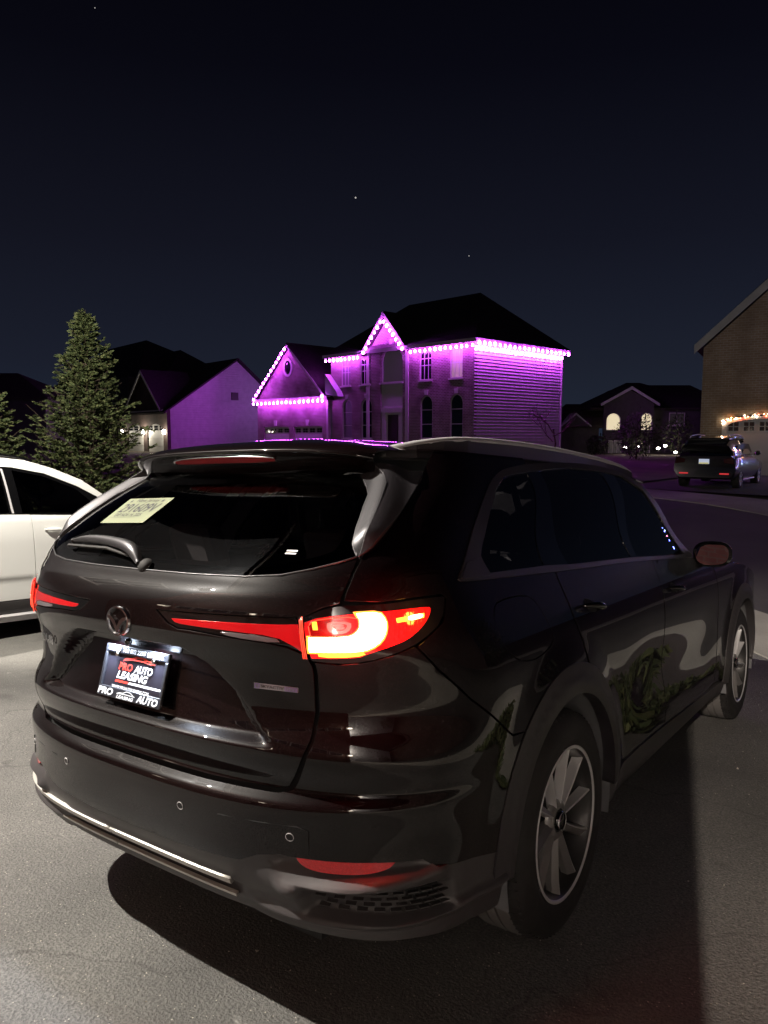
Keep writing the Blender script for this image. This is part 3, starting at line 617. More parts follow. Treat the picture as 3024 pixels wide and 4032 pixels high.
emit('brake_dim', (1, .02, .03), .03, (.20, .006, .01))
def bl(t, lo):
    a = abs(t); base = np.array(spl(t * .43, 7)); up = np.array(spl(t * .43, 6)); q = base * .85 + up * .15 if not lo else base * .9 + np.array(spl(t * .43, 8)) * .1
    q = (base + (up - base) * (.62 - .25 * a ** 4)) if not lo else base + (np.array(spl(t * .43, 8)) - base) * (.15 - .2 * a ** 4)
    return q + np.array([0, -.005, -.003])
t2 = np.linspace(-1, 1, 25); rows = [[bl(t, False) for t in t2], [bl(t, True) for t in t2]]
brk = grid('high_brake_light', rows, 'brake_dim', spo)
mb = MB(); mb.tube([r_ + np.array([0, -.001, .001]) for r_ in rows[0]], .0022, 5).build('lens_rim', 'chrome', brk, True)
mb = MB(); mb.tube([bl(-1, False), bl(-1, True)], .005, 6).build('lens_end', 'chrome', brk, True)
# --- roof rails
for sd in (1, -1):
    ys = np.array([-.49, -.44, -.36, -.25, -.1, .2, .65, 1.1, 1.35, 1.55, 1.66]); zt = np.array([1.668, 1.690, 1.713, 1.730, 1.742, 1.752, 1.752, 1.740, 1.724, 1.706, 1.676])
    vs = []; n_ = 10
    for i, (y, z) in enumerate(zip(ys, zt)):
        xc = half_w(y, 1.69 - float(drop(y))) - .030; rw = .017 if 0 < i < 10 else .012; rh = .014 if 0 < i < 10 else .008; zc_ = z - .012
        for k in range(n_): a_ = 2 * math.pi * k / n_; vs.append(((xc + rw * math.cos(a_)) * sd, y, zc_ + rh * math.sin(a_)))
    fs = [(i * n_ + k, i * n_ + (k + 1) % n_, (i + 1) * n_ + (k + 1) % n_, (i + 1) * n_ + k) for i in range(len(ys) - 1) for k in range(n_)] + [tuple(range(n_)), tuple((len(ys) - 1) * n_ + k for k in range(n_ - 1, -1, -1))]
    rl = meshobj('roof_rail', vs, fs, 'silver_rail', car, True); md = rl.modifiers.new('s', 'SUBSURF'); md.levels = 1; md.render_levels = 1
    vs = []
    for y, z in zip(ys, zt):
        xc = half_w(y, 1.69 - float(drop(y))) - .030; zb = 1.655 - float(drop(y))
        vs += [((xc + .014) * sd, y, zb), ((xc + .013) * sd, y, z - .014), ((xc - .013) * sd, y, z - .014), ((xc - .014) * sd, y, zb)]
    meshobj('rail_base', vs, [(i * 4 + k, i * 4 + 4 + k, i * 4 + 5 + k, i * 4 + k + 1) for i in range(len(ys) - 1) for k in range(3)], 'satin_black', rl)

# --- plate, badges, wiper
PY, PZ, PT = -1.056, .966, .245
def plate_pt(x, h, d=0): return np.array([x, PY + h * math.sin(PT) - d * math.cos(PT), PZ + h * math.cos(PT) + d * math.sin(PT)])
def plate_quad(x0, h0, x1, h1, d): return [plate_pt(x0, h0, d), plate_pt(x1, h0, d), plate_pt(x1, h1, d), plate_pt(x0, h1, d)]
m = principled('plate_face', (.018, .016, .022), .28, 0, .4); principled('plate_frame', (.022, .022, .026), .30); principled('print_white', (.85, .85, .85), .5); principled('print_red', (.80, .05, .03), .5); principled('print_black', (.02, .02, .02), .6)
plate = empty('licence_plate', parent=car)
def slab(x0, h0, x1, h1, d0, d1, name, mat, par, bev=.0):
    v = [plate_pt(x, h, d) for d in (d0, d1) for x, h in ((x0, h0), (x1, h0), (x1, h1), (x0, h1))]
    o = meshobj(name, v, [(3, 2, 1, 0), (4, 5, 6, 7), (0, 1, 5, 4), (1, 2, 6, 5), (2, 3, 7, 6), (3, 0, 4, 7)], mat, par)
    if bev: md = o.modifiers.new('b', 'BEVEL'); md.width = bev; md.segments = 3
    return o
face = slab(-.150, -.075, .150, .075, -.003, .000, 'plate_face', 'plate_face', plate)
for a in ((-.157, -.0815, .157, -.049), (-.157, .0555, .157, .0815), (-.157, -.0495, -.144, .056), (.144, -.0495, .157, .056)): slab(*a, -.004, .007, 'plate_frame', 'plate_frame', plate, .003)
for x in (-.090, .090):
    sc_ = MB(); sc_.lathe([(0, .0001), (.004, .005), (0, .0075)], 12, 'y'); o = sc_.build('plate_screw', 'chrome', plate, True)
    o.location = plate_pt(x, .052, .009); o.rotation_euler = (-PT + math.pi, 0, 0)
F = plate_quad(-.15, -.075, .15, .075, .0008); FB = plate_quad(-.157, -.0815, .157, -.049, .0074); FT = plate_quad(-.157, .0555, .157, .0815, .0074)
text_on('plate_text', 'PRO', F, (.25, .545, .475, .70), 'print_red', plate, bold=.03, slant=.05)
text_on('plate_text', 'AUTO', F, (.51, .545, .80, .70), 'print_white', plate, bold=.03, slant=.05)
text_on('plate_text', 'LEASING', F, (.25, .37, .74, .525), 'print_white', plate, bold=.03, slant=.05)
text_on('plate_text', 'WWW.PROAUTOLEASING.COM', F, (.19, .165, .80, .225), 'print_white', plate, bold=.02)
poly_on('plate_stripe', [(.22, .29), (.43, .29), (.45, .335), (.24, .335)], F, 'print_red', plate); poly_on('plate_stripe', [(.445, .29), (.985, .29), (.985, .335), (.465, .335)], F, 'print_white', plate)
carline = [(.30, .745), (.34, .79), (.43, .81), (.52, .87), (.62, .875), (.70, .825), (.80, .79), (.82, .77), (.70, .775), (.62, .795), (.50, .79), (.40, .775), (.30, .745)]
ribbon_on('plate_emblem', carline, .012, F, 'print_red', plate); ribbon_on('plate_emblem', [(.46, .80), (.54, .845), (.62, .85), (.68, .815)], .008, F, 'print_red', plate)
text_on('frame_text', 'PRO', FB, (.03, .18, .27, .86), 'print_white', plate, bold=.04, slant=.06); text_on('frame_text', 'AUTO', FB, (.66, .14, .97, .86), 'print_white', plate, bold=.04, slant=.06)
text_on('frame_text', 'LEASING', FB, (.34, .10, .60, .42), 'print_white', plate, bold=.03, slant=.06)
ribbon_on('frame_emblem', [(.33, .50), (.37, .62), (.43, .66), (.48, .86), (.54, .84), (.59, .62), (.62, .56), (.50, .58), (.40, .56), (.33, .50)], .007, FB, 'print_white', plate)
text_on('frame_text', '718 802 2277', FT, (.30, .22, .66, .78), 'print_white', plate, bold=.03); text_on('frame_text', 'LEASING', FT, (.69, .22, .93, .78), 'print_white', plate, bold=.03)
poly_on('frame_stripe', [(.07, .30), (.25, .30), (.26, .66), (.08, .66)], FT, 'print_white', plate)
# plate lamps under the hatch lip (lit, bluish)
emit('plate_lamp', (.80, .90, 1.0), 40.0)
for x in (-.115, .105):
    lp = MB().box(x - .022, -1.040, 1.076, x + .022, -1.024, 1.082).build('plate_lamp', 'plate_lamp', hatch, False, .002)
    ld = bpy.data.lights.new('plate_light', 'AREA'); ld.energy = 3.6; ld.color = (.70, .82, 1.0); ld.shape = 'RECTANGLE'; ld.size = .04; ld.size_y = .016; lo = bpy.data.objects.new('plate_light', ld); col.objects.link(lo); lo.parent = car; lo.location = (x, -1.055, 1.066); lo.rotation_euler = (R(-20), 0, 0)
MB().sphere((.0, -1.075, 1.072), .012, 10, 6).build('rear_camera', 'piano_black', hatch, True)
# round chrome emblem with a winged V
em = empty('emblem', parent=car); EC = np.array([-.006, -1.1065, 1.140])
ring = MB(); n_ = 48; vs = []
for k in range(n_):
    a = 2 * math.pi * k / n_; rx, rz = .0565 * math.cos(a), .046 * math.sin(a)
    for q, d in ((1.0, 0), (.97, .006), (.86, .006), (.82, 0)): vs.append((EC[0] + rx * q, EC[1] - d + .002 * abs(rx * q / .06) ** 2, EC[2] + rz * q))
ring.add(vs, [(k * 4 + i, ((k + 1) % n_) * 4 + i, ((k + 1) % n_) * 4 + i + 1, k * 4 + i + 1) for k in range(n_) for i in range(3)]); ring.build('emblem_ring', 'chrome', em, False)
wg = []; hw = [(.0, -.016), (.012, .003), (.028, .013), (.047, .0165), (.046, .008), (.030, .001), (.016, -.012), (.004, -.034), (0, -.036)]
for sg in (1, -1):
    p = [(EC[0] + sg * a, EC[2] + b) for a, b in hw]; MB().prism(p, EC[1] - .006, EC[1] + .002, 'y').build('emblem_wing', 'chrome', em)
# maker's plate on the right of the hatch
BQ = [S(np.array([a]), np.array([b]), .003)[0][0] for a, b in ((.382, .999), (.482, .996), (.483, 1.0105), (.383, 1.0155))]
bd = empty('hybrid_badge', parent=car); principled('badge_violet', (.20, .14, .36), .3, .5); principled('badge_silver', (.52, .50, .55), .25, .7)
poly_on('badge_base', [(0, 0), (1, 0), (1, 1), (0, 1)], BQ, 'badge_silver', bd, .0); poly_on('badge_end', [(.70, .08), (.985, .08), (.985, .92), (.70, .92)], BQ, 'badge_violet', bd, .0008); poly_on('badge_end', [(.015, .08), (.13, .08), (.13, .92), (.015, .92)], BQ, 'badge_violet', bd, .0008)
text_on('badge_text', 'SKYACTIV', BQ, (.16, .22, .68, .80), 'print_black', bd, .0012, .01); text_on('badge_text', 'PHEV', BQ, (.73, .22, .96, .80), 'badge_silver', bd, .0014, .01); text_on('badge_text', 'e', BQ, (.045, .22, .105, .80), 'badge_silver', bd, .0014, .02)
# model name on the left of the hatch
CQ = [S(np.array([a]), np.array([b]), .004)[0][0] for a, b in ((-.455, 1.000), (-.345, 1.003), (-.345, 1.035), (-.455, 1.032))]
text_on('model_badge', 'CX-90', CQ, (0, 0, 1, 1), 'chrome', hatch, .003, .01)
# wiper
wp = np.array([(-.005, 1.300), (-.030, 1.318), (-.060, 1.330), (-.112, 1.340), (-.173, 1.348), (-.240, 1.356), (-.330, 1.358), (-.388, 1.348)]); P, n = S(wp[:, 0], wp[:, 1], np.array([.014, .034, .044, .042, .036, .030, .024, .014]))
wip = empty('rear_wiper', parent=car); mbw = MB(); vs = []
hw = [.012, .026, .029, .027, .024, .022, .018, .005]
for i in range(len(wp)):
    t = P[min(i + 1, 7)] - P[max(i - 1, 0)]; t /= np.linalg.norm(t); u = np.cross(n[i], t); u /= np.linalg.norm(u); h_ = hw[i] * .72
    for a, b in ((1, -.012), (.9, .001), (.3, .008), (-.4, .008), (-.9, .001), (-1, -.012)): vs.append(P[i] + u * h_ * a + n[i] * b)
mbw.add(vs, [(i * 6 + k, (i + 1) * 6 + k, (i + 1) * 6 + k + 1, i * 6 + k + 1) for i in range(7) for k in range(5)] + [(5, 4, 3, 2, 1, 0), tuple(42 + k for k in range(6))])
o = mbw.build('wiper_arm', 'satin_trim', wip, True); md = o.modifiers.new('s', 'SUBSURF'); md.levels = 1; md.render_levels = 2
P2_, n2 = S(np.array([-.075, -.2, -.395]), np.array([1.322, 1.338, 1.338]), .010); MB().tube(list(P2_), .006, 6).build('wiper_blade', 'rubber', wip)
P3, n3 = S(np.array([.01]), np.array([1.303]), .002); MB().lathe([(0, .026), (.008, .022), (.014, .012), (.016, .0001)], 18, 'y').build('wiper_pivot', 'rubber', wip, True); bpy.context.scene.objects['wiper_pivot'].location = P3[0]; bpy.context.scene.objects['wiper_pivot'].rotation_euler = (R(140), 0, 0)
# paper tag inside the glass and small window decals
SQ_ = [S(np.array([a]), np.array([b]), .001)[0][0] for a, b in ((-.380, 1.421), (-.182, 1.428), (-.157, 1.515), (-.378, 1.509))]
principled('tag_paper', (.22, .245, .14), .7); tg = empty('paper_tag', parent=car)
tagm = poly_on('tag_sheet', [(0, 0), (1, 0), (1, 1), (0, 1)], SQ_, 'tag_paper', tg, 0)
text_on('tag_text', 'New Jersey', SQ_, (.26, .79, .76, .96), 'print_black', tg, .0015, .01); text_on('tag_text', '291609V', SQ_, (.10, .41, .91, .77), 'print_black', tg, .0015, .012); text_on('tag_text', 'EXP NOV 14, 2025', SQ_, (.14, .23, .74, .37), 'print_black', tg, .0015, .012)
poly_on('tag_rule', [(.10, .205), (.66, .215), (.66, .222), (.10, .212)], SQ_, 'print_black', tg, .0015)
for u0 in (.13, .84): poly_on('tag_mark', [(u0 + .035 * math.cos(t) * (1 if k % 2 else .6), .87 + .06 * math.sin(t) * (1 if k % 2 else .6)) for k, t in enumerate(np.linspace(0, 2 * math.pi, 13)[:-1])], SQ_, 'print_black', tg, .0015)
DQ = [S(np.array([a]), np.array([b]), .0005)[0][0] for a, b in ((.425, 1.358), (.452, 1.358), (.452, 1.372), (.425, 1.372))]
for k in range(2): poly_on('glass_print', [(0, .1 + .5 * k), (1, .1 + .5 * k), (1, .4 + .5 * k), (0, .4 + .5 * k)], DQ, 'silver_rail', rear_glass, .001)
DQ = [S(np.array([a]), np.array([b]), -.010)[0][0] for a, b in ((.345, 1.352), (.378, 1.352), (.378, 1.392), (.345, 1.392))]
for pts in ([(0, .1), (.2, .3), (.1, .5), (.5, .45)], [(.25, .05), (.35, .6)], [(.5, .1), (.55, .55), (.75, .5)], [(.7, .35), (.8, .8), (.95, .75), (.9, .5), (.75, .55)], [(.1, .55), (.45, .95), (.6, .7)]): ribbon_on('window_decal', pts, .06, DQ, 'print_white', rear_glass, .001)

# --- wheels
def wheel(side):
    root = empty('wheel', parent=car)
    prof = [(-.140, .262), (-.137, .300), (-.134, .350), (-.124, .374), (-.105, .3835), (-.068, .3865), (-.0675, .3795), (-.0605, .3795), (-.060, .387), (-.022, .387), (-.0215, .3795), (-.0145, .3795), (-.014, .387), (.020, .387), (.0205, .3795), (.0275, .3795), (.028, .3868), (.072, .385), (.100, .380), (.118, .368), (.130, .345), (.134, .318), (.131, .300), (.134, .290), (.129, .272), (.122, .262)]
    t = MB(); t.lathe(prof, 96, 'x')
    for k in range(76):                               # shoulder cuts
        a = 2 * math.pi * k / 76; ca, sa = math.cos(a), math.sin(a); b = MB(); b.box(.070, -.0022, .381, .112, .0022, .3872)
        t.add([(x - max(0, (x - .09)) * .0, y * ca + (z - max(0, x - .088) * .42) * sa, -y * sa + (z - max(0, x - .088) * .42) * ca) for x, y, z in b.v], b.f)
    ty = t.build('tyre', 'rubber', root, True); ty.data.materials.append(M['tread'])
    for p in ty.data.polygons:
        c = p.center; r_ = math.hypot(c.y, c.z)
        if abs(c.x) < .070 and r_ > .378: p.material_index = 1
    ty.data.polygons.foreach_set('use_smooth', [math.hypot(p.center.y, p.center.z) < .383 for p in ty.data.polygons])
    rm = MB(); rm.lathe([(-.12, .262), (-.115, .246), (-.05, .236), (.06, .232), (.100, .240), (.118, .247), (.126, .252), (.130, .259), (.126, .265)], 72, 'x'); rim = rm.build('rim', 'barrel', root, True)
    MB().lathe([(.1215, .250), (.1295, .2535), (.1315, .2595), (.1285, .2645)], 72, 'x').build('rim_lip', 'alloy', rim, True)
    for k in range(10):                               # ten faceted spokes
        a0 = 2 * math.pi * k / 10 + .10; tw = .07 if k % 2 else .03
        def pt(r, da, x): a = a0 + da; return (x, r * math.cos(a), r * math.sin(a))
        R_ = [.055, .095, .150, .205, .247]; W0 = [.27, .175, .128, .112, .105]; XF = [.094, .098, .103, .107, .112]
        vs = []
        for i, r in enumerate(R_):
            s_ = tw * (i / 4.0) ** 1.5; w_ = W0[i]
            vs += [pt(r, s_ - w_, XF[i] - .035), pt(r, s_ - w_ * .92, XF[i] - .012), pt(r, s_ + w_ * .10, XF[i] + .006), pt(r, s_ + w_ * .32, XF[i] + .004), pt(r, s_ + w_ * .62, XF[i] - .030)]
        fs = [(i * 5 + j, i * 5 + j + 1, (i + 1) * 5 + j + 1, (i + 1) * 5 + j) for i in range(4) for j in range(4)]
        o = meshobj('spoke', vs, [f[::-1] for f in fs], 'alloy_dark', rim); o.data.materials.append(M['alloy'])
        for i, p in enumerate(o.data.polygons): p.material_index = 1 if i % 4 in (2, 3) else 0
    MB().lathe([(.075, .075), (.092, .070), (.100, .058), (.098, .040)], 40, 'x').build('hub', 'alloy_dark', rim, True)
    MB().lathe([(.098, .0335), (.110, .031), (.113, .0001)], 28, 'x').build('hub_cap', 'piano_black', rim, True)
    MB().lathe([(.108, .034), (.113, .0315), (.111, .029)], 28, 'x').build('cap_ring', 'chrome', rim, True)
    for k in range(5):
        a = 2 * math.pi * (k + .5) / 5; MB().lathe([(.07, .010), (.097, .009), (.099, .0001)], 8, 'x', (0, .052 * math.cos(a), .052 * math.sin(a))).build('wheel_nut', 'chrome', rim)
    MB().lathe([(-.02, .19), (0.0, .19), (0.0, .05)], 40, 'x').build('brake_disc', 'barrel', rim)
    root.location = (.862 * side, 0, .387); root.rotation_euler = (0, 0, 0 if side > 0 else math.pi)
    return root
def copy_tree(o, parent=None):
    c = o.copy(); col.objects.link(c); c.parent = parent
    for ch in [x for x in o.children]: copy_tree(ch, c)
    return c
w1 = wheel(1)
for sd, yy, rot in ((1, 3.12, .9), (-1, 0, .3), (-1, 3.12, 1.7)):
    w2 = copy_tree(w1, car); w2.location = (.862 * sd, yy, .387); w2.rotation_euler = (rot if sd > 0 else -rot, 0, 0 if sd > 0 else math.pi)
    if yy > 3: w2.location.x = .855 * sd
# wheel wells and floor
for sd in (1, -1):
    for yc in (0, 3.12):
        mbl = MB(); vs = []; n_ = 24
        for i in range(n_ + 1):
            a = R(195 - 210 * i / n_)
            for x in (.985, .93, .60): vs.append((x * sd, yc + (ARC_I + .006) * math.cos(a), .387 + (ARC_I + .006) * math.sin(a)))
        mbl.add(vs, [(i * 3 + k, (i + 1) * 3 + k, (i + 1) * 3 + k + 1, i * 3 + k + 1) for i in range(n_) for k in range(2)]); mbl.build('wheel_liner', 'liner', car, True)
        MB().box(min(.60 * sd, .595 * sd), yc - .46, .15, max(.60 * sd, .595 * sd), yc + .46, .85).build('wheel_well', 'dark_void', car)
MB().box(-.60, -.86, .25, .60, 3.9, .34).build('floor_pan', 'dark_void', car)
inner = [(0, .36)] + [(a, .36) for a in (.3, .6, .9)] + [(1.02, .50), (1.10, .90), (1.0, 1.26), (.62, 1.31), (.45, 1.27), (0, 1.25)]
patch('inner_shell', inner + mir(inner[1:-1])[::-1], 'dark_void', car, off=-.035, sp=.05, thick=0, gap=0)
for sd in (1, -1):
    f = (lambda p: p) if sd > 0 else mir
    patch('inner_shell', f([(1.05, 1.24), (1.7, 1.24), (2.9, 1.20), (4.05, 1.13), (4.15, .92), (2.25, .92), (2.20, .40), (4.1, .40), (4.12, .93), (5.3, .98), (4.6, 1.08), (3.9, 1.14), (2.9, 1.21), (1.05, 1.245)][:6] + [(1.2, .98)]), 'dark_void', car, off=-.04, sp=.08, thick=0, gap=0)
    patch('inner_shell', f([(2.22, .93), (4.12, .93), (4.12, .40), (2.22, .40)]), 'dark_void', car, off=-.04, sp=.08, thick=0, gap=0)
# --- cabin
principled('seat_cloth', (.10, .095, .095), .7); principled('cabin_grey', (.30, .30, .31), .7); principled('cabin_dark', (.035, .034, .036), .6)
def seat(x, y, wd, h, head=True):
    st = empty('seat', (x, y, 0), 0, car)
    MB().box(-wd / 2, -.05, .62, wd / 2, .50, .78).build('cushion', 'seat_cloth', st, False, .05)
    MB().prism([(-.16, h), (-.02, h), (.12, .72), (-.02, .72)], -wd / 2, wd / 2, 'x').build('backrest', 'seat_cloth', st, False, .05)
    if head:
        MB().prism([(-.22, h + .23), (-.12, h + .23), (-.06, h + .06), (-.16, h + .05)], -.13, .13, 'x').build('headrest', 'seat_cloth', st, False, .04)
        for q in (-.06, .06): MB().tube([(q, -.10, h - .03), (q, -.13, h + .08)], .007, 6).build('headrest_post', 'chrome', st)
for x in (-.36, .36): seat(x, -.35, .55, 1.18)
for x in (-.40, .40): seat(x, .62, .56, 1.24)
seat(-.40, 1.58, .56, 1.26); seat(.40, 1.58, .56, 1.26)
MB().box(-.88, 2.15, .80, .88, 2.62, 1.13).build('dashboard', 'cabin_dark', car, False, .06)
mbs = MB(); mbs.tube([(-.40 + .19 * math.cos(t), 2.06 + .05 * math.sin(t), 1.06 + .18 * math.sin(t)) for t in np.linspace(0, 2 * math.pi, 25)], .016, 8, False).build('steering_wheel', 'cabin_dark', car, True)
rows = []
for y in np.linspace(-.48, 1.6, 12): rows.append([((half_w(y, 1.64) - .05) * t, y, 1.645 - float(drop(y)) + .045 * (1 - abs(t) ** 2.4)) for t in np.linspace(-1, 1, 13)])
grid('headliner', rows, 'cabin_grey', car)
for sd in (1, -1):
    l = [(.05, 1.24), (.06, 1.35), (.12, 1.48), (.20, 1.60)]
    mbp = MB(); vs = []
    for y, z in l: xw_ = float(Wyz(y, z)) - .05; vs += [(xw_ * sd, y - .05, z), ((xw_ - .02) * sd, y + .055, z)]
    mbp.add(vs, [(2 * i, 2 * i + 1, 2 * i + 3, 2 * i + 2) for i in range(3)]); mbp.build('pillar_trim', 'cabin_grey', car, True)
    mbp = MB(); vs = []
    for sv, z in ((.86, 1.26), (.84, 1.40), (.80, 1.52), (.77, 1.62)):
        for q in (-.10, .09): vs.append(S(np.array([(sv + q) * sd]), np.array([z]), -.045)[0][0])
    mbp.add(vs, [(2 * i, 2 * i + 1, 2 * i + 3, 2 * i + 2) for i in range(3)]); mbp.build('pillar_trim', 'cabin_grey', car, True)
    MB().tube([((float(Wyz(.98, z)) - .07) * sd, y, z) for y, z in ((.95, 1.2), (1.0, 1.4), (1.1, 1.6))], .035, 8).build('pillar_trim', 'cabin_grey', car, True)
MB().box(-.70, -.78, .62, .70, -.50, 1.16).build('load_cover', 'cabin_dark', car, False, .03)
MB().tube([(.60, -.22, 1.40), (.63, -.20, 1.34), (.69, -.18, 1.30)], .012, 6).build('belt_buckle', 'chrome', car)
# --- door mirrors
for sd in (1, -1):
    mr = empty('door_mirror', parent=car); C_ = np.array([1.015 * sd, 2.12, 1.205])
    vs = []; n_ = 20; prof = [(-.055, .86), (-.045, 1.0), (.0, .97), (.05, .80), (.085, .45), (.095, .02)]
    for dy, q in prof:
        for k in range(n_):
            a = 2 * math.pi * k / n_; ca, sa = math.cos(a), math.sin(a); vs.append((C_[0] + sd * .098 * q * np.sign(ca) * abs(ca) ** .75, C_[1] + dy + .03 * ca * sd * sd, C_[2] + .074 * q * np.sign(sa) * abs(sa) ** .8))
    fs = [(i * n_ + k, i * n_ + (k + 1) % n_, (i + 1) * n_ + (k + 1) % n_, (i + 1) * n_ + k) for i in range(5) for k in range(n_)]
    meshobj('mirror_shell', vs, fs, 'piano_black', mr, True)
    vs = [];
    for k in range(n_):
        a = 2 * math.pi * k / n_; ca, sa = math.cos(a), math.sin(a); vs.append((C_[0] + sd * .086 * np.sign(ca) * abs(ca) ** .75, C_[1] - .050 + .012 * ca + .018 * sa, C_[2] + .062 * np.sign(sa) * abs(sa) ** .8))
    if 'mirror_silver' not in M: principled('mirror_silver', (.8, .8, .82), .02, 1)
    meshobj('mirror_glass', vs, [tuple(range(n_))], 'mirror_silver', mr)
    MB().tube([(.92 * sd, 2.16, 1.15), (1.0 * sd, 2.15, 1.16), (1.05 * sd, 2.14, 1.17)], .028, 8).build('mirror_foot', 'piano_black', mr, True)

# ================================================================== house helpers
def wallmat(name, kind, c0, c1, cm=None, rough=.85):
    m = principled(name, c0, rough); N, L, b = nodes(m); t = N.new('ShaderNodeTexCoord'); sp = N.new('ShaderNodeSeparateXYZ'); L.new(t.outputs['Object'], sp.inputs[0])
    if kind == 'brick':
        ad = N.new('ShaderNodeMath'); ad.operation = 'ADD'; L.new(sp.outputs[0], ad.inputs[0]); L.new(sp.outputs[1], ad.inputs[1])
        cb = N.new('ShaderNodeCombineXYZ'); L.new(ad.outputs[0], cb.inputs[0]); L.new(sp.outputs[2], cb.inputs[1])
        br = N.new('ShaderNodeTexBrick'); L.new(cb.outputs[0], br.inputs['Vector']); br.inputs['Scale'].default_value = 1.0; br.inputs['Brick Width'].default_value = .26; br.inputs['Row Height'].default_value = .10; br.inputs['Mortar Size'].default_value = .012
        br.inputs['Color1'].default_value = (*c0, 1); br.inputs['Color2'].default_value = (*c1, 1); br.inputs['Mortar'].default_value = (*(cm or (.35, .33, .3)), 1)
        f = noise(N, L, t.outputs['Object'], .8, 4); L.new(mixc(N, L, br.outputs[0], tuple(x * .5 for x in c0), ramp(N, L, f, [(.4, (0, 0, 0)), (.7, (.7, .7, .7))])), b.inputs['Base Color']); bump(N, L, br.outputs['Fac'], -.5, .02, b)
    else:
        f = noise(N, L, t.outputs['Object'], 2.5, 5); L.new(ramp(N, L, f, [(.3, c0), (.7, c1)]), b.inputs['Base Color'])
        if kind == 'lap':
            mm = N.new('ShaderNodeMath'); mm.operation = 'MODULO'; L.new(sp.outputs[2], mm.inputs[0]); mm.inputs[1].default_value = .2; bump(N, L, mm.outputs[0], 1.0, .4, b)
    return m
wallmat('brick_brown', 'brick', (.22, .14, .14), (.36, .25, .25), (.62, .58, .57)); wallmat('brick_tan', 'brick', (.34, .25, .17), (.44, .34, .24), (.5, .46, .4))
wallmat('brick_night', 'brick', (.060, .035, .03), (.09, .05, .045), (.10, .09, .08)); wallmat('siding_white', 'p', (.62, .61, .60), (.72, .71, .70)); wallmat('siding_lap', 'lap', (.50, .49, .48), (.60, .59, .58)); wallmat('siding_grey', 'p', (.50, .51, .53), (.58, .59, .61)); wallmat('dark_wall', 'p', (.06, .05, .06), (.09, .08, .09))
m = principled('shingles', (.035, .028, .028), .95); N, L, b = nodes(m); v = coords(N, L, (1, 1, 1)); f = noise(N, L, v, 5, 5, .7); L.new(ramp(N, L, f, [(.3, (.025, .02, .02)), (.75, (.06, .048, .046))]), b.inputs['Base Color']); bump(N, L, f, .4, .03, b)
principled('white_trim', (.70, .69, .67), .6); principled('door_dark', (.05, .03, .03), .5); principled('door_white', (.66, .65, .62), .6); principled('blind', (.26, .25, .27), .7); principled('night_pane', (.012, .012, .016), .06)
emit('warm_room', (1.0, .78, .34), .85, (.5, .4, .2)); emit('dim_room', (.55, .42, .50), .03)
def house(name, label, corner, z0, rz, scale=1.0):
    o = empty(name, (corner[0], corner[1], z0), R(rz)); return tag(o, label, 'house')
def wall_with(name, poly, holes, th, mat, parent, y=0.0, axis='y'):
    """flat wall polygon in (x, z) with openings, thickness th inward"""
    loops = [list(poly)] + [list(h) for h in holes]; V = [p for l in loops for p in l]; E_ = []; st = 0
    for l in loops: n = len(l); E_ += [(st + i, st + (i + 1) % n) for i in range(n)]; st += n
    r = geometry.delaunay_2d_cdt([Vector(p) for p in V], E_, [], 0, 1e-6); P2 = np.array([tuple(p) for p in r[0]]); T = np.array([f for f in r[2] if len(f) == 3]); cen = P2[T].mean(1); ok = inpoly(cen, np.array(poly))
    for h in holes: ok &= ~inpoly(cen, np.array(h))
    T = T[ok]; Q = (lambda p, d: (p[0], y + d, p[1])) if axis == 'y' else (lambda p, d: (y - d, p[0], p[1]))
    vs = [Q(p, 0) for p in P2]; fs = []
    for t in T:
        a = np.cross(np.append(P2[t[1]] - P2[t[0]], 0), np.append(P2[t[2]] - P2[t[0]], 0))[2]; fs.append(tuple(t) if a > 0 else tuple(t[::-1]))
    for l in loops:
        n = len(l); b0 = len(vs); vs += [Q(p, 0) for p in l] + [Q(p, th) for p in l]; fs += [(b0 + i, b0 + (i + 1) % n, b0 + n + (i + 1) % n, b0 + n + i) for i in range(n)]
    return meshobj(name, vs, fs, mat, parent)
def archpoly(x0, x1, z0, z1, n=10, hk=None):
    r = (x1 - x0) / 2; c = (x0 + x1) / 2
    if z1 - z0 <= r: h = .45 * r
    else: h = r
    if hk: h = hk * r
    return [(x0, z0), (x1, z0)] + [(c + r * math.cos(a), z1 - h + h * math.sin(a)) for a in np.linspace(0, math.pi, n)]
def rectpoly(x0, x1, z0, z1): return [(x0, z0), (x1, z0), (x1, z1), (x0, z1)]
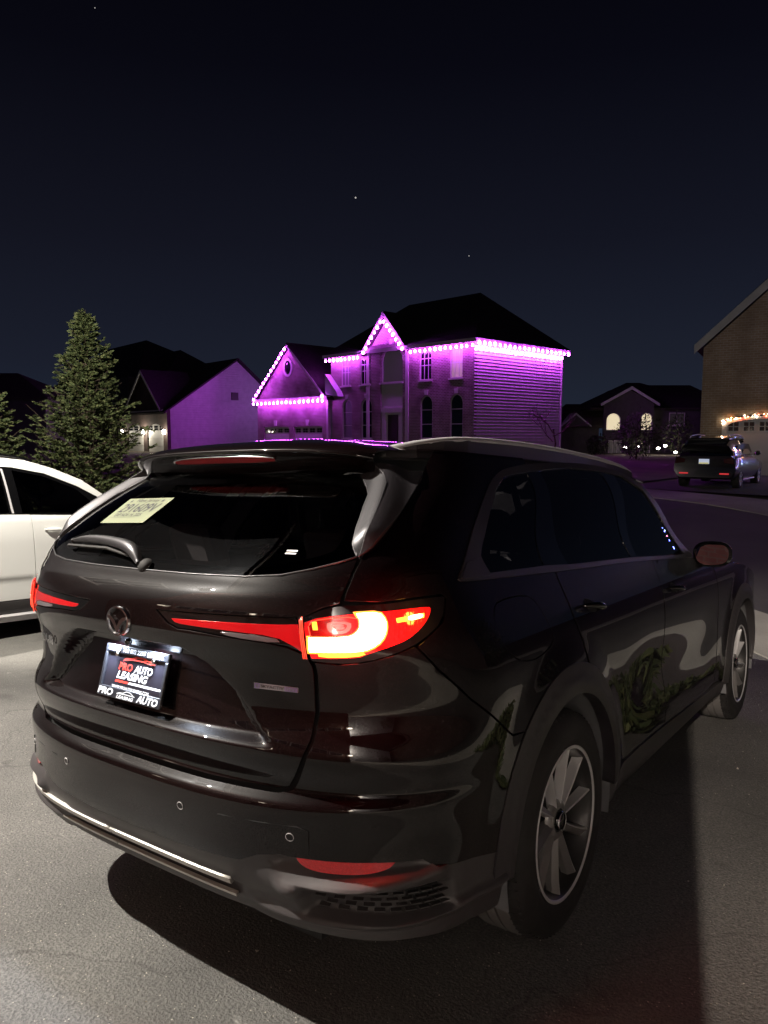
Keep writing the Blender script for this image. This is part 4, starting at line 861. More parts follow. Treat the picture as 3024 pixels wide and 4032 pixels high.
def window(parent, x0, x1, z0, z1, pane, arch=False, y=.0, mull=(1, 1), sill=True, frame='white_trim', axis='y', top=None, dep=.10):
    P = archpoly(x0, x1, z0, z1) if arch else rectpoly(x0, x1, z0, z1); t = .06
    Q = [(min(max(a, x0 + t), x1 - t) if not arch else (x0 + x1) / 2 + (a - (x0 + x1) / 2) * (1 - 2 * t / (x1 - x0)), z0 + t + (b - z0) * (1 - 2 * t / (z1 - z0))) for a, b in P]
    fr = wall_with('window', P, [Q], .05, frame, parent, y + dep - .05, axis)
    Qf = (lambda p, d: (p[0], y + d, p[1])) if axis == 'y' else (lambda p, d: (y - d, p[0], p[1]))
    meshobj('pane', [Qf(p, dep + .02) for p in Q], [tuple(range(len(Q)))], pane, fr)
    mb = MB()
    for k in range(1, mull[0]):
        xm = x0 + (x1 - x0) * k / mull[0]; a, b = Qf((xm - .02, z0 + t), dep - .005), Qf((xm + .02, z1 - (t if not arch else (x1 - x0) * .2)), dep + .015); mb.box(min(a[0], b[0]), min(a[1], b[1]), a[2], max(a[0], b[0]), max(a[1], b[1]), b[2])
    zr = (z0, z1) if top is None else (top, z1)
    for k in range(1 if top is None else 0, mull[1]):
        zm = zr[0] + (zr[1] - zr[0]) * k / mull[1]; a, b = Qf((x0 + t, zm - .022), dep - .006), Qf((x1 - t, zm + .022), dep + .016); mb.box(min(a[0], b[0]), min(a[1], b[1]), a[2], max(a[0], b[0]), max(a[1], b[1]), b[2])
    if mb.v: mb.build('mullion', frame, fr)
    if sill:
        a, b = Qf((x0 - .08, z0 - .10), -.08), Qf((x1 + .08, z0 - .003), .10); MB().box(min(a[0], b[0]), min(a[1], b[1]), a[2], max(a[0], b[0]), max(a[1], b[1]), b[2]).build('sill', frame, fr)
    return fr
def hip_roof(parent, x0, x1, y0, y1, z, h, ov=.4, r0=None, r1=None, mat='shingles', name='roof'):
    x0 -= ov; x1 += ov; y0 -= ov; y1 += ov; ym = (y0 + y1) / 2; d = (y1 - y0) / 2
    ra = x0 + d if r0 is None else r0; rb = x1 - d if r1 is None else r1
    vs = [(x0, y0, z), (x1, y0, z), (x1, y1, z), (x0, y1, z), (ra, ym, z + h), (rb, ym, z + h)] + [(a, b, z - .18) for a, b in ((x0, y0), (x1, y0), (x1, y1), (x0, y1))]
    return meshobj(name, vs, [(0, 1, 5, 4), (1, 2, 5), (2, 3, 4, 5), (3, 0, 4), (0, 6, 7, 1), (1, 7, 8, 2), (2, 8, 9, 3), (3, 9, 6, 0), (6, 9, 8, 7)], mat, parent)
def gable_roof(parent, x0, x1, y0, y1, z, h, ov=.35, mat='shingles', fascia='white_trim'):
    """ridge along y"""
    xm = (x0 + x1) / 2; k = h / (xm - x0); a, b = x0 - ov, x1 + ov; za = z - ov * k; t = .16
    o = MB().prism([(a, za + .02), (xm, z + h + .02), (b, za + .02), (b, za + t), (xm, z + h + t + .05), (a, za + t)], y0 - ov, y1 + ov, 'y').build('roof', mat, parent)
    MB().prism([(a, za - .10), (xm, z + h - .12), (b, za - .10), (b, za + .10), (xm, z + h + .10), (a, za + .10)], y0 - ov - .05, y0 - ov - .01, 'y').build('rake_board', fascia, o); return o
def garage_door(parent, x0, x1, z0, z1, y=0.0, n=4, arch=False, mat='door_white', pane='night_pane'):
    P = archpoly(x0, x1, z0, z1, hk=arch) if arch else rectpoly(x0, x1, z0, z1); g = meshobj('garage_door', [(a, y + .12, b) for a, b in P], [tuple(range(len(P)))], mat, parent)
    hgt = (z1 - z0) / 4
    for j in range(3):
        MB().box(x0 + .05, y + .095, z0 + hgt * j + .04, x1 - .05, y + .118, z0 + hgt * (j + 1) - .04).build('door_panel', mat, g)
    zt = z0 + hgt * 3 + .08; zb = z0 + hgt * 3.75
    for k in range(n):
        a = x0 + (x1 - x0) * (k + .14) / n; b = x0 + (x1 - x0) * (k + .86) / n; f = MB().box(a - .03, y + .10, zt - .03, b + .03, y + .118, zb + .03).build('door_window', 'white_trim', g)
        for i in range(2):
            for j in range(2): MB().box(a + (b - a) * i / 2 + .02, y + .09, zt + (zb - zt) * j / 2 + .015, a + (b - a) * (i + 1) / 2 - .02, y + .10, zt + (zb - zt) * (j + 1) / 2 - .015).build('pane', pane, f)
    return g

# ================================================================== the house hung with violet lights
PB = .2
ph = house('lit_house', 'two-storey brick house with violet light strings along its eaves', (-20.375, 38.056), PB, -10.346)
Z = lambda z: z - PB
eave = Z(7.47)
U = lambda a, b: (-b, -a)
w2 = [U(3.5, 4.55), U(.92, 1.95), U(11.3, 12.32), U(9.22, 10.27)]; w1_ = [U(3.39, 4.45), U(.85, 1.91), U(11.17, 12.22), U(9.09, 10.18)]
holes = [rectpoly(a, b, Z(5.31), Z(7.12)) for a, b in w2] + [archpoly(a, b, Z(1.55), Z(4.33)) for a, b in w1_] + [archpoly(-8.2, -6.07, Z(5.32), Z(7.75))] + [rectpoly(-8.2, -6.07, Z(.6), Z(5.22))]
mainw = wall_with('front_wall', [(-13.45, 0), (0, 0), (0, eave), (-5.65, eave), (-7.55, Z(9.55)), (-9.45, eave), (-13.45, eave)], holes, .3, 'brick_brown', ph)
panes = ['blind', 'warm_room', 'blind', 'blind']
principled('curtain_lit', (.5, .45, .4), .8, em=(1.0, .80, .50), es=.16)
for (a, b), pn in zip(w2, ['night_pane', 'curtain_lit', 'blind', 'night_pane']): window(ph, a, b, Z(5.31), Z(7.12), pn, mull=(3, 2), top=Z(6.25))
for (a, b), pn in zip(w1_, ['night_pane', 'night_pane', 'blind', 'night_pane']): window(ph, a, b, Z(1.55), Z(4.33), pn, True, mull=(1, 3))
window(ph, -8.2, -6.07, Z(5.32), Z(7.75), 'dim_room', True, mull=(1, 1), dep=.2)
en = MB().box(-8.2, .10, Z(.6), -6.07, .14, Z(5.22)).build('entrance_surround', 'white_trim', ph)
MB().box(-7.52, .04, Z(.9), -6.58, .10, Z(3.15)).build('front_door', 'door_dark', ph)
for x in (-7.85, -6.25): MB().box(x - .16, -.02, Z(.6), x + .16, .10, Z(3.3)).build('door_column', 'white_trim', en)
MB().box(-8.1, -.05, Z(3.30), -6.1, .098, Z(3.62)).build('door_head', 'white_trim', en)
for x in (-9.45, -5.65): MB().box(x - .14, -.06, 0, x + .14, -.003, eave).build('pilaster', 'white_trim', mainw)
for k in range(12):
    a0, a1 = math.pi * k / 12 + .02, math.pi * (k + 1) / 12 - .02; c, r0, r1, zc = -7.135, 1.09, 1.36, Z(7.75) - 1.065
    MB().prism([(c + r * math.cos(a), zc + r * math.sin(a)) for r, a in ((r0, a0), (r1, a0), (r1, a1), (r0, a1))], -.05, -.003, 'y').build('arch_brick', 'brick_brown', mainw)
MB().prism([(-7.26, Z(7.78)), (-7.01, Z(7.78)), (-6.95, Z(8.2)), (-7.32, Z(8.2))], -.09, -.004, 'y').build('keystone', 'white_trim', mainw)
for a, b in w1_: c = (a + b) / 2; MB().prism([(c - .12, Z(4.36)), (c + .12, Z(4.36)), (c + .17, Z(4.66)), (c - .17, Z(4.66))], -.06, -.003, 'y').build('keystone', 'white_trim', mainw)
# right side wall of single boards
ss = empty('side_wall', parent=ph); brd = None; nb = 36
MB().box(-.30, .02, 0, -.06, 9.5, eave).build('wall_core', 'siding_white', ph)
for k in range(nb):
    z0_, z1_ = eave * k / nb, eave * (k + 1) / nb
    if brd is None:
        h_ = eave / nb; bm_ = MB(); bm_.add([(-.055, 0, 0), (.028, 0, .0), (-.022, 0, h_ - .004), (-.055, 0, h_ - .004), (-.055, 9.5, 0), (.028, 9.5, 0), (-.022, 9.5, h_ - .004), (-.055, 9.5, h_ - .004)], [(0, 1, 2, 3), (7, 6, 5, 4), (1, 5, 6, 2), (0, 4, 5, 1), (3, 2, 6, 7), (0, 3, 7, 4)])
        brd = bm_.build('board', 'siding_white', ss); o = brd
    else: o = brd.copy(); col.objects.link(o); o.parent = ss
    o.location = (0, 0, z0_)
MB().box(-.06, 9.45, 0, .05, 9.58, eave - .02).build('corner_board', 'white_trim', ss)
MB().box(-13.45, 9.3, 0, -.06, 9.5, eave).build('rear_wall', 'siding_white', ph); MB().box(-13.45, .31, 0, -13.2, 9.3, eave).build('left_wall', 'siding_white', ph)
rf = hip_roof(ph, -13.45, 0, 0, 9.5, eave + .12, 3.75, .45, -10.1, -3.4)
MB().box(-13.9, -.47, eave - .14, .47, -.44, eave + .10).build('gutter', 'white_trim', rf); MB().box(.44, -.43, eave - .14, .47, 9.9, eave + .10).build('gutter', 'white_trim', rf)
gr_ = MB().prism([(-9.75, eave - .25), (-7.55, Z(9.80)), (-5.35, eave - .25), (-5.35, eave - .05), (-7.55, Z(10.05)), (-9.75, eave - .05)], -.40, 4.2, 'y').build('gable_roof', 'shingles', ph)
MB().prism([(-9.78, eave - .33), (-7.55, Z(9.66)), (-5.32, eave - .33), (-5.32, eave - .06), (-7.55, Z(10.0)), (-9.78, eave - .06)], -.44, -.405, 'y').build('rake_board', 'white_trim', gr_)
# garage wing
gy = -.3; ge = Z(4.60)
garw = wall_with('garage_wall', [(-22.5, 0), (-13.46, 0), (-13.46, ge), (-17.98, Z(8.65)), (-22.5, ge)], [rectpoly(-21.65, -18.25, 0.05, Z(2.44)), rectpoly(-17.6, -14.15, .05, Z(2.44)), [(-18.3 + .42 * math.cos(a), Z(7.0) + .55 * math.sin(a)) for a in np.linspace(0, 2 * math.pi, 17)[:-1]]], .25, 'brick_brown', ph, gy)
garage_door(ph, -21.65, -18.25, .05, Z(2.44), gy); garage_door(ph, -17.6, -14.15, .05, Z(2.44), gy)
ov_ = [(-18.3 + .42 * math.cos(a), Z(7.0) + .55 * math.sin(a)) for a in np.linspace(0, 2 * math.pi, 17)[:-1]]; wall_with('oval_window', [(-18.3 + (a + 18.3) * 1.35, Z(7.0) + (b - Z(7.0)) * 1.3) for a, b in ov_], [ov_], .05, 'white_trim', ph, gy - .05); meshobj('oval_pane', [(a, gy + .05, b) for a, b in ov_], [tuple(range(16))], 'night_pane', ph)
for sx in (-20.0, -15.9): MB().prism([(sx - .14, Z(2.5)), (sx + .14, Z(2.5)), (sx + .2, Z(2.95)), (sx - .2, Z(2.95))], gy - .06, gy - .003, 'y').build('keystone', 'white_trim', garw)
MB().box(-13.6, gy - .06, 0, -13.44, gy - .004, ge).build('corner_board', 'white_trim', garw); MB().box(-22.5, gy + .26, 0, -22.3, 7, ge).build('garage_side', 'siding_white', ph)
MB().box(-22.8, gy - .40, ge - .18, -13.2, gy - .35, ge + .04).build('garage_eave', 'white_trim', garw); MB().box(-22.8, gy - .35, ge - .02, -13.2, gy - .004, ge + .03).build('soffit', 'white_trim', garw)
gable_roof(ph, -22.5, -13.46, gy, 9, ge, 4.05, .35)
gs = MB().prism([(-13.45, Z(4.7)), (-13.45, Z(6.2)), (-12.2, Z(4.9)), (-12.0, Z(4.55))], -.6, -.05, 'y').build('porch_roof', 'siding_grey', ph)
# strings of lights, every bulb a piece of its own
emit('bulb_violet', (.62, .075, 1.0), 155.0); bulb = None
def string(name, label, path, sp, dz=0.0, jit=.02, power=1.0, skip=0):
    global bulb
    st = empty(name, ph.location[:], ph.rotation_euler[2]); tag(st, label, 'light string', 'violet light strings on the brick house')
    pts = [np.array(p, float) for p in path]; MB().tube(pts, .012, 5).build('wire', 'print_black', st); acc = 0
    for a, b in zip(pts[:-1], pts[1:]):
        L_ = np.linalg.norm(b - a); k = int(L_ / sp)
        for i in range(k + 1):
            p = a + (b - a) * (i + .5) / (k + 1) + np.array([rnd.uniform(-jit, jit), 0, dz + rnd.uniform(-jit, jit)])
            if bulb is None: bulb = MB().lathe([(-.12, .02), (-.08, .065), (0, .075), (.06, .05), (.085, .012)], 8, 'z').build('bulb', 'bulb_violet', st, True); o = bulb
            else: o = bulb.copy(); col.objects.link(o); o.parent = st
            s_ = rnd.uniform(.85, 1.15); o.scale = (s_, s_, s_); o.location = p
ez = eave - .30
string('light_string', 'violet light string along the front eave between gable and right corner', [(-5.2, -.40, ez), (.4, -.40, ez)], .44)
string('light_string', 'violet light string along the front eave left of the entrance gable', [(-13.8, -.40, ez), (-9.9, -.40, ez)], .44)
string('light_string', 'violet light string up both slopes of the pointed entrance gable', [(-9.6, -.50, ez + .10), (-7.55, -.50, Z(9.50)), (-5.5, -.50, ez + .10)], .46)
string('light_string', 'violet upper light string under the side eave above the board wall', [(.50, -.4, ez + .14), (.50, 9.8, ez + .14)], .52)
string('light_string', 'violet lower light string hanging along the top of the board wall', [(.16, -.2, ez - .12), (.16, 9.5, ez - .12)], .52)
string('light_string', 'violet light string up the left slope of the garage gable', [(-22.6, gy - .45, ge - .06), (-17.98, gy - .45, Z(8.52))], .50)
string('light_string', 'violet light string along the flat eave over the two garage doors', [(-22.7, gy - .45, ge - .30), (-13.3, gy - .45, ge - .30)], .58)
string('light_string', 'single violet bulb at the right foot of the garage gable', [(-13.75, gy - .45, ge + .10), (-13.5, gy - .45, ge - .02)], 1.1)
fl = MB().box(-23.1, 3.0, ge - .5, -22.85, 3.5, ge - .2).build('floodlight', 'cladding', None, False, .02); fl.location = ph.location; fl.rotation_euler = ph.rotation_euler; tag(fl, 'added small floodlight on the left garage eave turned to the neighbouring wall', 'floodlight')  # fixture of the added violet lamp
def spot(name, loc, target, energy, colr, ang=120, rad=.05, blend=.6):
    ld = bpy.data.lights.new(name, 'SPOT'); ld.energy = energy; ld.color = colr; ld.spot_size = R(ang); ld.spot_blend = blend; ld.shadow_soft_size = rad
    o = bpy.data.objects.new(name, ld); col.objects.link(o); o.location = loc; d = Vector(target) - Vector(loc); o.rotation_euler = d.to_track_quat('-Z', 'Y').to_euler(); return o
def point(name, loc, energy, colr, rad=.03):
    ld = bpy.data.lights.new(name, 'POINT'); ld.energy = energy; ld.color = colr; ld.shadow_soft_size = rad; o = bpy.data.objects.new(name, ld); col.objects.link(o); o.location = loc; return o
mw = ph.matrix_world if False else Matrix.Translation(ph.location) @ Matrix.Rotation(ph.rotation_euler[2], 4, 'Z')
# ================================================================== house left of it
K = 1.24; cz = 1.776
def sc_pt(p): return (CAM[0] + (p[0] - CAM[0]) * K, CAM[1] + (p[1] - CAM[1]) * K)
lc = sc_pt((-39.34, 30.13)); LB = .1; ZL = lambda z: cz + (z - cz) * K - LB; XL = lambda x: x * K
lh = house('neighbour_house', 'dark house with lit twin garage doors and a violet-lit gable wall', lc, LB, -14.346)
le = ZL(3.47)
gdoors = [(XL(-7.04), XL(-4.05)), (XL(-3.36), XL(-.66))]
fw_ = wall_with('front_wall', [(XL(-8.5), 0), (0, 0), (0, le), (XL(-.6), le), (XL(-3.6), ZL(6.05)), (XL(-6.7), le), (XL(-8.5), le)], [archpoly(a, b, .05, ZL(2.28) + .35, 10, .45) for a, b in gdoors], .3, 'brick_night', lh)
for a, b in gdoors: garage_door(lh, a, b, .05, ZL(2.28) + .35, arch=.45, n=3)
wall_with('gable_wall', [(0.31, 0), (11.9, 0), (11.9, le), (XL(5.3) , ZL(7.05)), (0.31, le + .1)], [], .3, 'siding_lap', lh, 0.0, 'x')
MB().box(-.0, XL(4.84), ZL(4.25), .06, XL(5.4), ZL(4.8)).build('gable_vent', 'door_dark', lh)
vs = [(.45, -.45, le - .2), (.45, XL(5.3), ZL(7.2)), (.45, 12.4, le - .2), (-26, -.45, le - .2), (-26, XL(5.3), ZL(7.2)), (-26, 12.4, le - .2)]
vs += [(a, b, c - .16) for a, b, c in vs]
meshobj('roof', vs, [(0, 1, 4, 3), (1, 2, 5, 4), (6, 9, 10, 7), (7, 10, 11, 8), (0, 6, 7, 1), (1, 7, 8, 2), (0, 3, 9, 6), (2, 8, 11, 5)], 'shingles', lh)
gg = MB().prism([(XL(-6.9), le - .1), (XL(-3.6), ZL(6.2)), (XL(-.4), le - .1), (XL(-.4), le + .06), (XL(-3.6), ZL(6.36)), (XL(-6.9), le + .06)], -.35, 4, 'y').build('front_gable_roof', 'shingles', lh); MB().prism([(XL(-6.9), le - .2), (XL(-3.6), ZL(6.08)), (XL(-.4), le - .2), (XL(-.4), le + .05), (XL(-3.6), ZL(6.33)), (XL(-6.9), le + .05)], -.39, -.355, 'y').build('rake_board', 'white_trim', gg)
MB().box(XL(-7), -.3, le - .12, XL(-.3), -.004, le + .02).build('eave_board', 'white_trim', fw_)
MB().box(XL(-22), 1.0, 0, XL(-8.5) - .005, 11, ZL(6.2)).build('main_block', 'dark_wall', lh)
hip_roof(lh, XL(-30), XL(-8.0), 2.0, 13, ZL(6.2), ZL(10.2) - ZL(6.2), .4, XL(-27.0), XL(-17.5), name='main_roof')
hip_roof(lh, XL(-15.5), XL(-6), 3.0, 12, ZL(5.6), ZL(8.75) - ZL(5.6), .3, XL(-12.4), XL(-10.6), name='low_roof')
emit('bright_window', (1.0, .84, .50), 4.5); emit('lamp_globe', (1.0, .93, .80), 26)
window(lh, XL(-12.9), XL(-11.0), ZL(4.3), ZL(5.5), 'bright_window', y=.9, mull=(2, 2)); window(lh, XL(-10.9), XL(-9.6), ZL(1.2), ZL(2.6), 'bright_window', y=.9, mull=(2, 2))
for k, x in enumerate((XL(-3.72), XL(-7.7), XL(-.2))):
    lan = MB().lathe([(-.22, .02), (-.18, .11), (.12, .14), (.20, .03)], 8, 'z', (x, -.20, ZL(2.0))).build('wall_lamp', 'lamp_globe' if k < 2 else 'lamp_globe', lh)
    p = mw_ = Matrix.Translation(lh.location) @ Matrix.Rotation(lh.rotation_euler[2], 4, 'Z') @ Vector((x, -.55, ZL(2.0))); point('wall_lamp_light', p, (150, 60, 70)[k], (1, .90, .72), .08)
lp_ = Matrix.Translation(ph.location) @ Matrix.Rotation(ph.rotation_euler[2], 4, 'Z')
tgt = Matrix.Translation(lh.location) @ Matrix.Rotation(lh.rotation_euler[2], 4, 'Z') @ Vector((0, 5.5, 3.2))
spot('violet_fill', lp_ @ Vector((-23.35, 3.2, ge - .4)), tgt, 300, (.54, .18, .92), 150)  # lamp added to wash the neighbour's gable wall violet
# ================================================================== house far right in the dark
fh = house('far_house', 'distant dark house with two glowing arched upper windows', (-18.27, 57.73), -.2, 35.65); ZF = lambda z: z + .2
wall_with('front_gable_wall', [(-.93, 0), (3.1, 0), (3.1, ZF(4.3)), (1.16, ZF(5.4)), (-.93, ZF(4.3))], [archpoly(-.72, .46, ZF(2.15), ZF(3.55)), archpoly(2.08, 3.02, ZF(2.2), ZF(3.6)), rectpoly(-.5, .6, ZF(.1), ZF(1.35)), rectpoly(1.6, 2.9, ZF(.1), ZF(1.35))], .25, 'dark_wall', fh)
principled('lit_curtain', (.6, .55, .4), .8, em=(1.0, .86, .55), es=.75)
for a, b in ((-.72, .46), (2.08, 3.02)): window(fh, a, b, ZF(2.15), ZF(3.57), 'lit_curtain', True, mull=(1, 1), sill=False)
for a, b in ((-.5, .6), (1.6, 2.9)): window(fh, a, b, ZF(.1), ZF(1.35), 'dim_room', False, mull=(3, 1))
MB().prism([(-1.25, ZF(4.15)), (1.16, ZF(5.5)), (3.4, ZF(4.15)), (3.4, ZF(4.32)), (1.16, ZF(5.68)), (-1.25, ZF(4.32))], -.35, 6, 'y').build('gable_roof', 'shingles', fh); MB().prism([(-1.28, ZF(4.08)), (1.16, ZF(5.42)), (3.43, ZF(4.08)), (3.43, ZF(4.30)), (1.16, ZF(5.66)), (-1.28, ZF(4.30))], -.39, -.355, 'y').build('rake_board', 'siding_grey', fh)
MB().box(3.11, 1, 0, 9, 8, ZF(4.0)).build('right_block', 'dark_wall', fh); window(fh, 4.7, 6.0, ZF(2.6), ZF(3.6), 'dim_room', y=.88, mull=(2, 1)); MB().box(-4.1, 1.2, 0, -.94, 8, ZF(2.6)).build('left_block', 'dark_wall', fh)
hip_roof(fh, -1.5, 9, 1, 9, ZF(4.0), 2.3, .3, 2.4, 3.6, name='main_roof'); hip_roof(fh, 3, 10, 1.2, 9, ZF(4.0), 2.1, .3, 4.0, 8.0, name='main_roof'); hip_roof(fh, -4.1, 0, 1.2, 8, ZF(2.55), 1.9, .3, -2.9, -.5, name='left_roof')
MB().prism([(-4.1, ZF(2.5)), (-3.0, ZF(3.4)), (-1.9, ZF(2.5))], .6, 4, 'y').build('small_gable', 'dark_wall', fh)
MB().prism([(-4.25, ZF(2.42)), (-3.0, ZF(3.44)), (-1.75, ZF(2.42)), (-1.75, ZF(2.55)), (-3.0, ZF(3.58)), (-4.25, ZF(2.55))], .5, 4, 'y').build('small_gable_roof', 'siding_grey', fh)
# ================================================================== tan house at the right edge
ZR = lambda z: z + .1
rh = house('tan_house', 'tan brick house with steep roof edge and lit garland over its garage', (-5.93, 32.08), -.1, 7.654)
wall_with('gable_wall', [(0, 0), (11, 0), (11, ZR(5.5)), (5.5, ZR(10.6)), (0, ZR(5.5))], [archpoly(1.0, 4.6, .05, ZR(2.50), 14, .18)], .3, 'brick_tan', rh)
garage_door(rh, 1.0, 4.6, .05, ZR(2.50), n=6, arch=.18)
wall_with('door_arch', archpoly(.86, 4.74, .05, ZR(2.66), 14, .18), [archpoly(1.04, 4.56, .04, ZR(2.46), 14, .18)], .06, 'white_trim', rh, -.065)
MB().prism([(2.65, ZR(2.70)), (2.95, ZR(2.70)), (3.0, ZR(3.1)), (2.60, ZR(3.1))], -.06, -.003, 'y').build('keystone', 'white_trim', rh)
MB().prism([(-.30, ZR(5.42)), (5.5, ZR(10.9)), (11.30, ZR(5.42)), (11.30, ZR(5.62)), (5.5, ZR(11.15)), (-.30, ZR(5.62))], -.4, 14, 'y').build('roof', 'shingles', rh)
MB().prism([(-.33, ZR(5.22)), (5.5, ZR(10.62)), (11.33, ZR(5.22)), (11.33, ZR(5.60)), (5.5, ZR(11.05)), (-.33, ZR(5.60))], -.45, -.405, 'y').build('rake_board', 'siding_grey', rh)
MB().box(0, .31, 0, .25, 13, ZR(5.45)).build('left_wall', 'brick_tan', rh)
emit('bulb_warm', (1.0, .42, .16), 26.0); gl_ = empty('garland', rh.location[:], rh.rotation_euler[2]); tag(gl_, 'warm red and white garland of small bulbs over garage arch', 'garland')
emit('bulb_red', (1.0, .16, .08), 18.0); emit('bulb_cool', (1.0, .80, .55), 26.0); gp = [(a, -.12, b) for a, b in archpoly(.86, 4.74, .05, ZR(2.62), 30, .18)[2:]]
for i in range(54):
    t = i / 53 * (len(gp) - 1); k = min(int(t), len(gp) - 2); p = np.array(gp[k]) + (np.array(gp[k + 1]) - np.array(gp[k])) * (t - k) + [rnd.uniform(-.05, .05), 0, rnd.uniform(-.06, .04)]
    MB().sphere(p, .030, 6, 4).build('bulb', rnd.choice(['bulb_warm', 'bulb_red', 'bulb_cool']), gl_)
MB().tube(gp, .03, 6).build('garland_wire', 'cladding', gl_)
emit('bulb_blue', (.12, .16, 1.0), 60); emit('bulb_ice', (.6, .85, 1.0), 60); emit('bulb_rose', (1.0, .2, .3), 40); emit('bulb_gold', (1, .7, .2), 40)
st = empty('light_string', rh.location[:], rh.rotation_euler[2]); tag(st, 'many-coloured light string on the right part of the tan house', 'light string'); cl_ = [(5.6, -.2, 1.2), (5.6, -.2, 3.4), (7.6, -.2, 4.6), (9.8, -.2, 3.4), (9.8, -.2, 1.2), (11.6, -.6, .8), (12.6, -.6, 4.8), (13.6, -.6, .8)]
for a, b in zip(cl_[:-1], cl_[1:]):
    for k in range(11): MB().sphere(np.array(a) + (np.array(b) - np.array(a)) * k / 11, .07, 6, 4).build('bulb', rnd.choice(['bulb_blue', 'bulb_ice', 'bulb_blue', 'bulb_rose', 'bulb_gold']), st)
MB().tube(cl_, .012, 4).build('wire', 'print_black', st)
# low garden lights and shrubs before the far house
leafm = principled('leaf_dark', (.030, .040, .018), .8); leafg = principled('leaf_green', (.060, .078, .026), .75); N, L, b = nodes(leafg); oi = N.new('ShaderNodeNewGeometry'); L.new(ramp(N, L, oi.outputs['Random Per Island'], [(.0, (.038, .060, .020)), (.55, (.088, .115, .040)), (1, (.155, .168, .065))]), b.inputs['Base Color'])
principled('bark', (.07, .05, .035), .9)
def leaves(name, pts, dirs, sizes, mat, parent, seed=1):
    r = np.random.RandomState(seed); n = len(pts); pts = np.array(pts); d = np.array(dirs); d = d / np.linalg.norm(d, axis=1, keepdims=True)
    rv = r.normal(size=(n, 3)); s = np.cross(d, rv); s /= np.linalg.norm(s, axis=1, keepdims=True); sz = np.array(sizes)[:, None]
    a = pts; b_ = pts + d * sz * .5 + s * sz * .22; c_ = pts + d * sz; e = pts + d * sz * .5 - s * sz * .22
    vs = np.stack([a, b_, c_, e], 1).reshape(-1, 3); o = meshobj(name, vs, [(4 * i, 4 * i + 1, 4 * i + 2, 4 * i + 3) for i in range(n)], mat, parent); return o
def shrub(name, label, cat, loc, rx, rz_, n, mat, seed, group=None, size=.12):
    r = np.random.RandomState(seed); o = empty(name, loc); tag(o, label, cat, group); v = r.normal(size=(n, 3)); v /= np.linalg.norm(v, axis=1, keepdims=True); q = r.uniform(.35, 1, (n, 1)) ** .5
    lump = 1 + .25 * np.sin(v[:, :1] * 5 + seed) * np.cos(v[:, 1:2] * 4 + seed); p = v * q * lump * [rx, rx, rz_] + [0, 0, rz_]; leaves('foliage', p, v + r.normal(size=(n, 3)) * .8, r.uniform(.6, 1.3, n) * size, mat, o, seed)
    MB().tube([(0, 0, 0), (.03, 0, rz_ * .7), (0, .02, rz_ * 1.4)], [.05, .035, .01], 6).build('stem', 'bark', o); return o
for k, (px, d, zz, rr_, hh) in enumerate(((1.0, 53, .3, 1.0, .9), (-2.2, 51, .2, .8, .7), (3.8, 52, .3, 1.2, 1.5), (6.3, 50, .2, 1.0, 1.2))):
    X_ = np.array([.8126, .5828]); Y_ = np.array([-.5828, .8126]); c = np.array([-18.27, 57.73]) + X_ * px - Y_ * (2.6 + .4 * k)
    shrub('garden_shrub', ['round dark shrub under the left glowing arched window', 'low dark shrub at the left end of the distant house', 'tall dark shrub beside the right glowing arched window', 'dark shrub close to the parked dark car'][k], 'shrub', (c[0], c[1], g0(*c)), rr_, hh, 900, 'leaf_dark', 30 + k, 'shrubs before the distant house', .22)
for k, (px, py_, zz, lb) in enumerate(((-.30, -3.6, .42, 'leftmost small bright garden light under the left arched window'), (.85, -3.5, .50, 'faint garden light between the two glowing arched windows'), (1.95, -4.4, .40, 'garden light in the bright cluster left of the dark car'), (2.42, -4.5, .58, 'highest garden light of the bright cluster left of the dark car'), (2.95, -5.2, .12, 'lowest garden light near the dark car'))):
    X_ = np.array([.8126, .5828]); Y_ = np.array([-.5828, .8126]); c = np.array([-18.27, 57.73]) + X_ * px + Y_ * py_; zz_ = g0(*c)
    gl2 = empty('garden_light', (c[0], c[1], zz_)); tag(gl2, lb, 'garden light', 'ground lights before the distant house'); MB().tube([(0, 0, 0), (0, 0, zz + .1)], .02, 5).build('post', 'cladding', gl2); MB().lathe([(0, .02), (.05, .12), (.12, .13), (.16, .02)], 8, 'z', (0, 0, zz)).build('lamp_head', 'lamp_globe', gl2)
    point('garden_glow', (c[0], c[1], zz_ + zz + .25), 10, (1, .80, .5), .1)
# another roof beyond the trees on the left
rt_ = np.array([.8126, .5828]); fw2 = np.array([-.5828, .8126]); c = CAM[:2] + rt_ * -36.0 + fw2 * 60
dh = house('dark_house', 'unlit house roofline beyond the evergreens at the left edge', c, -.2, 35.65); MB().box(-6, 0, 0, 9, 8, 5.0).build('wall', 'dark_wall', dh); hip_roof(dh, -6, 9, 0, 8, 5.0, 2.2, .4, -1, 5.0)

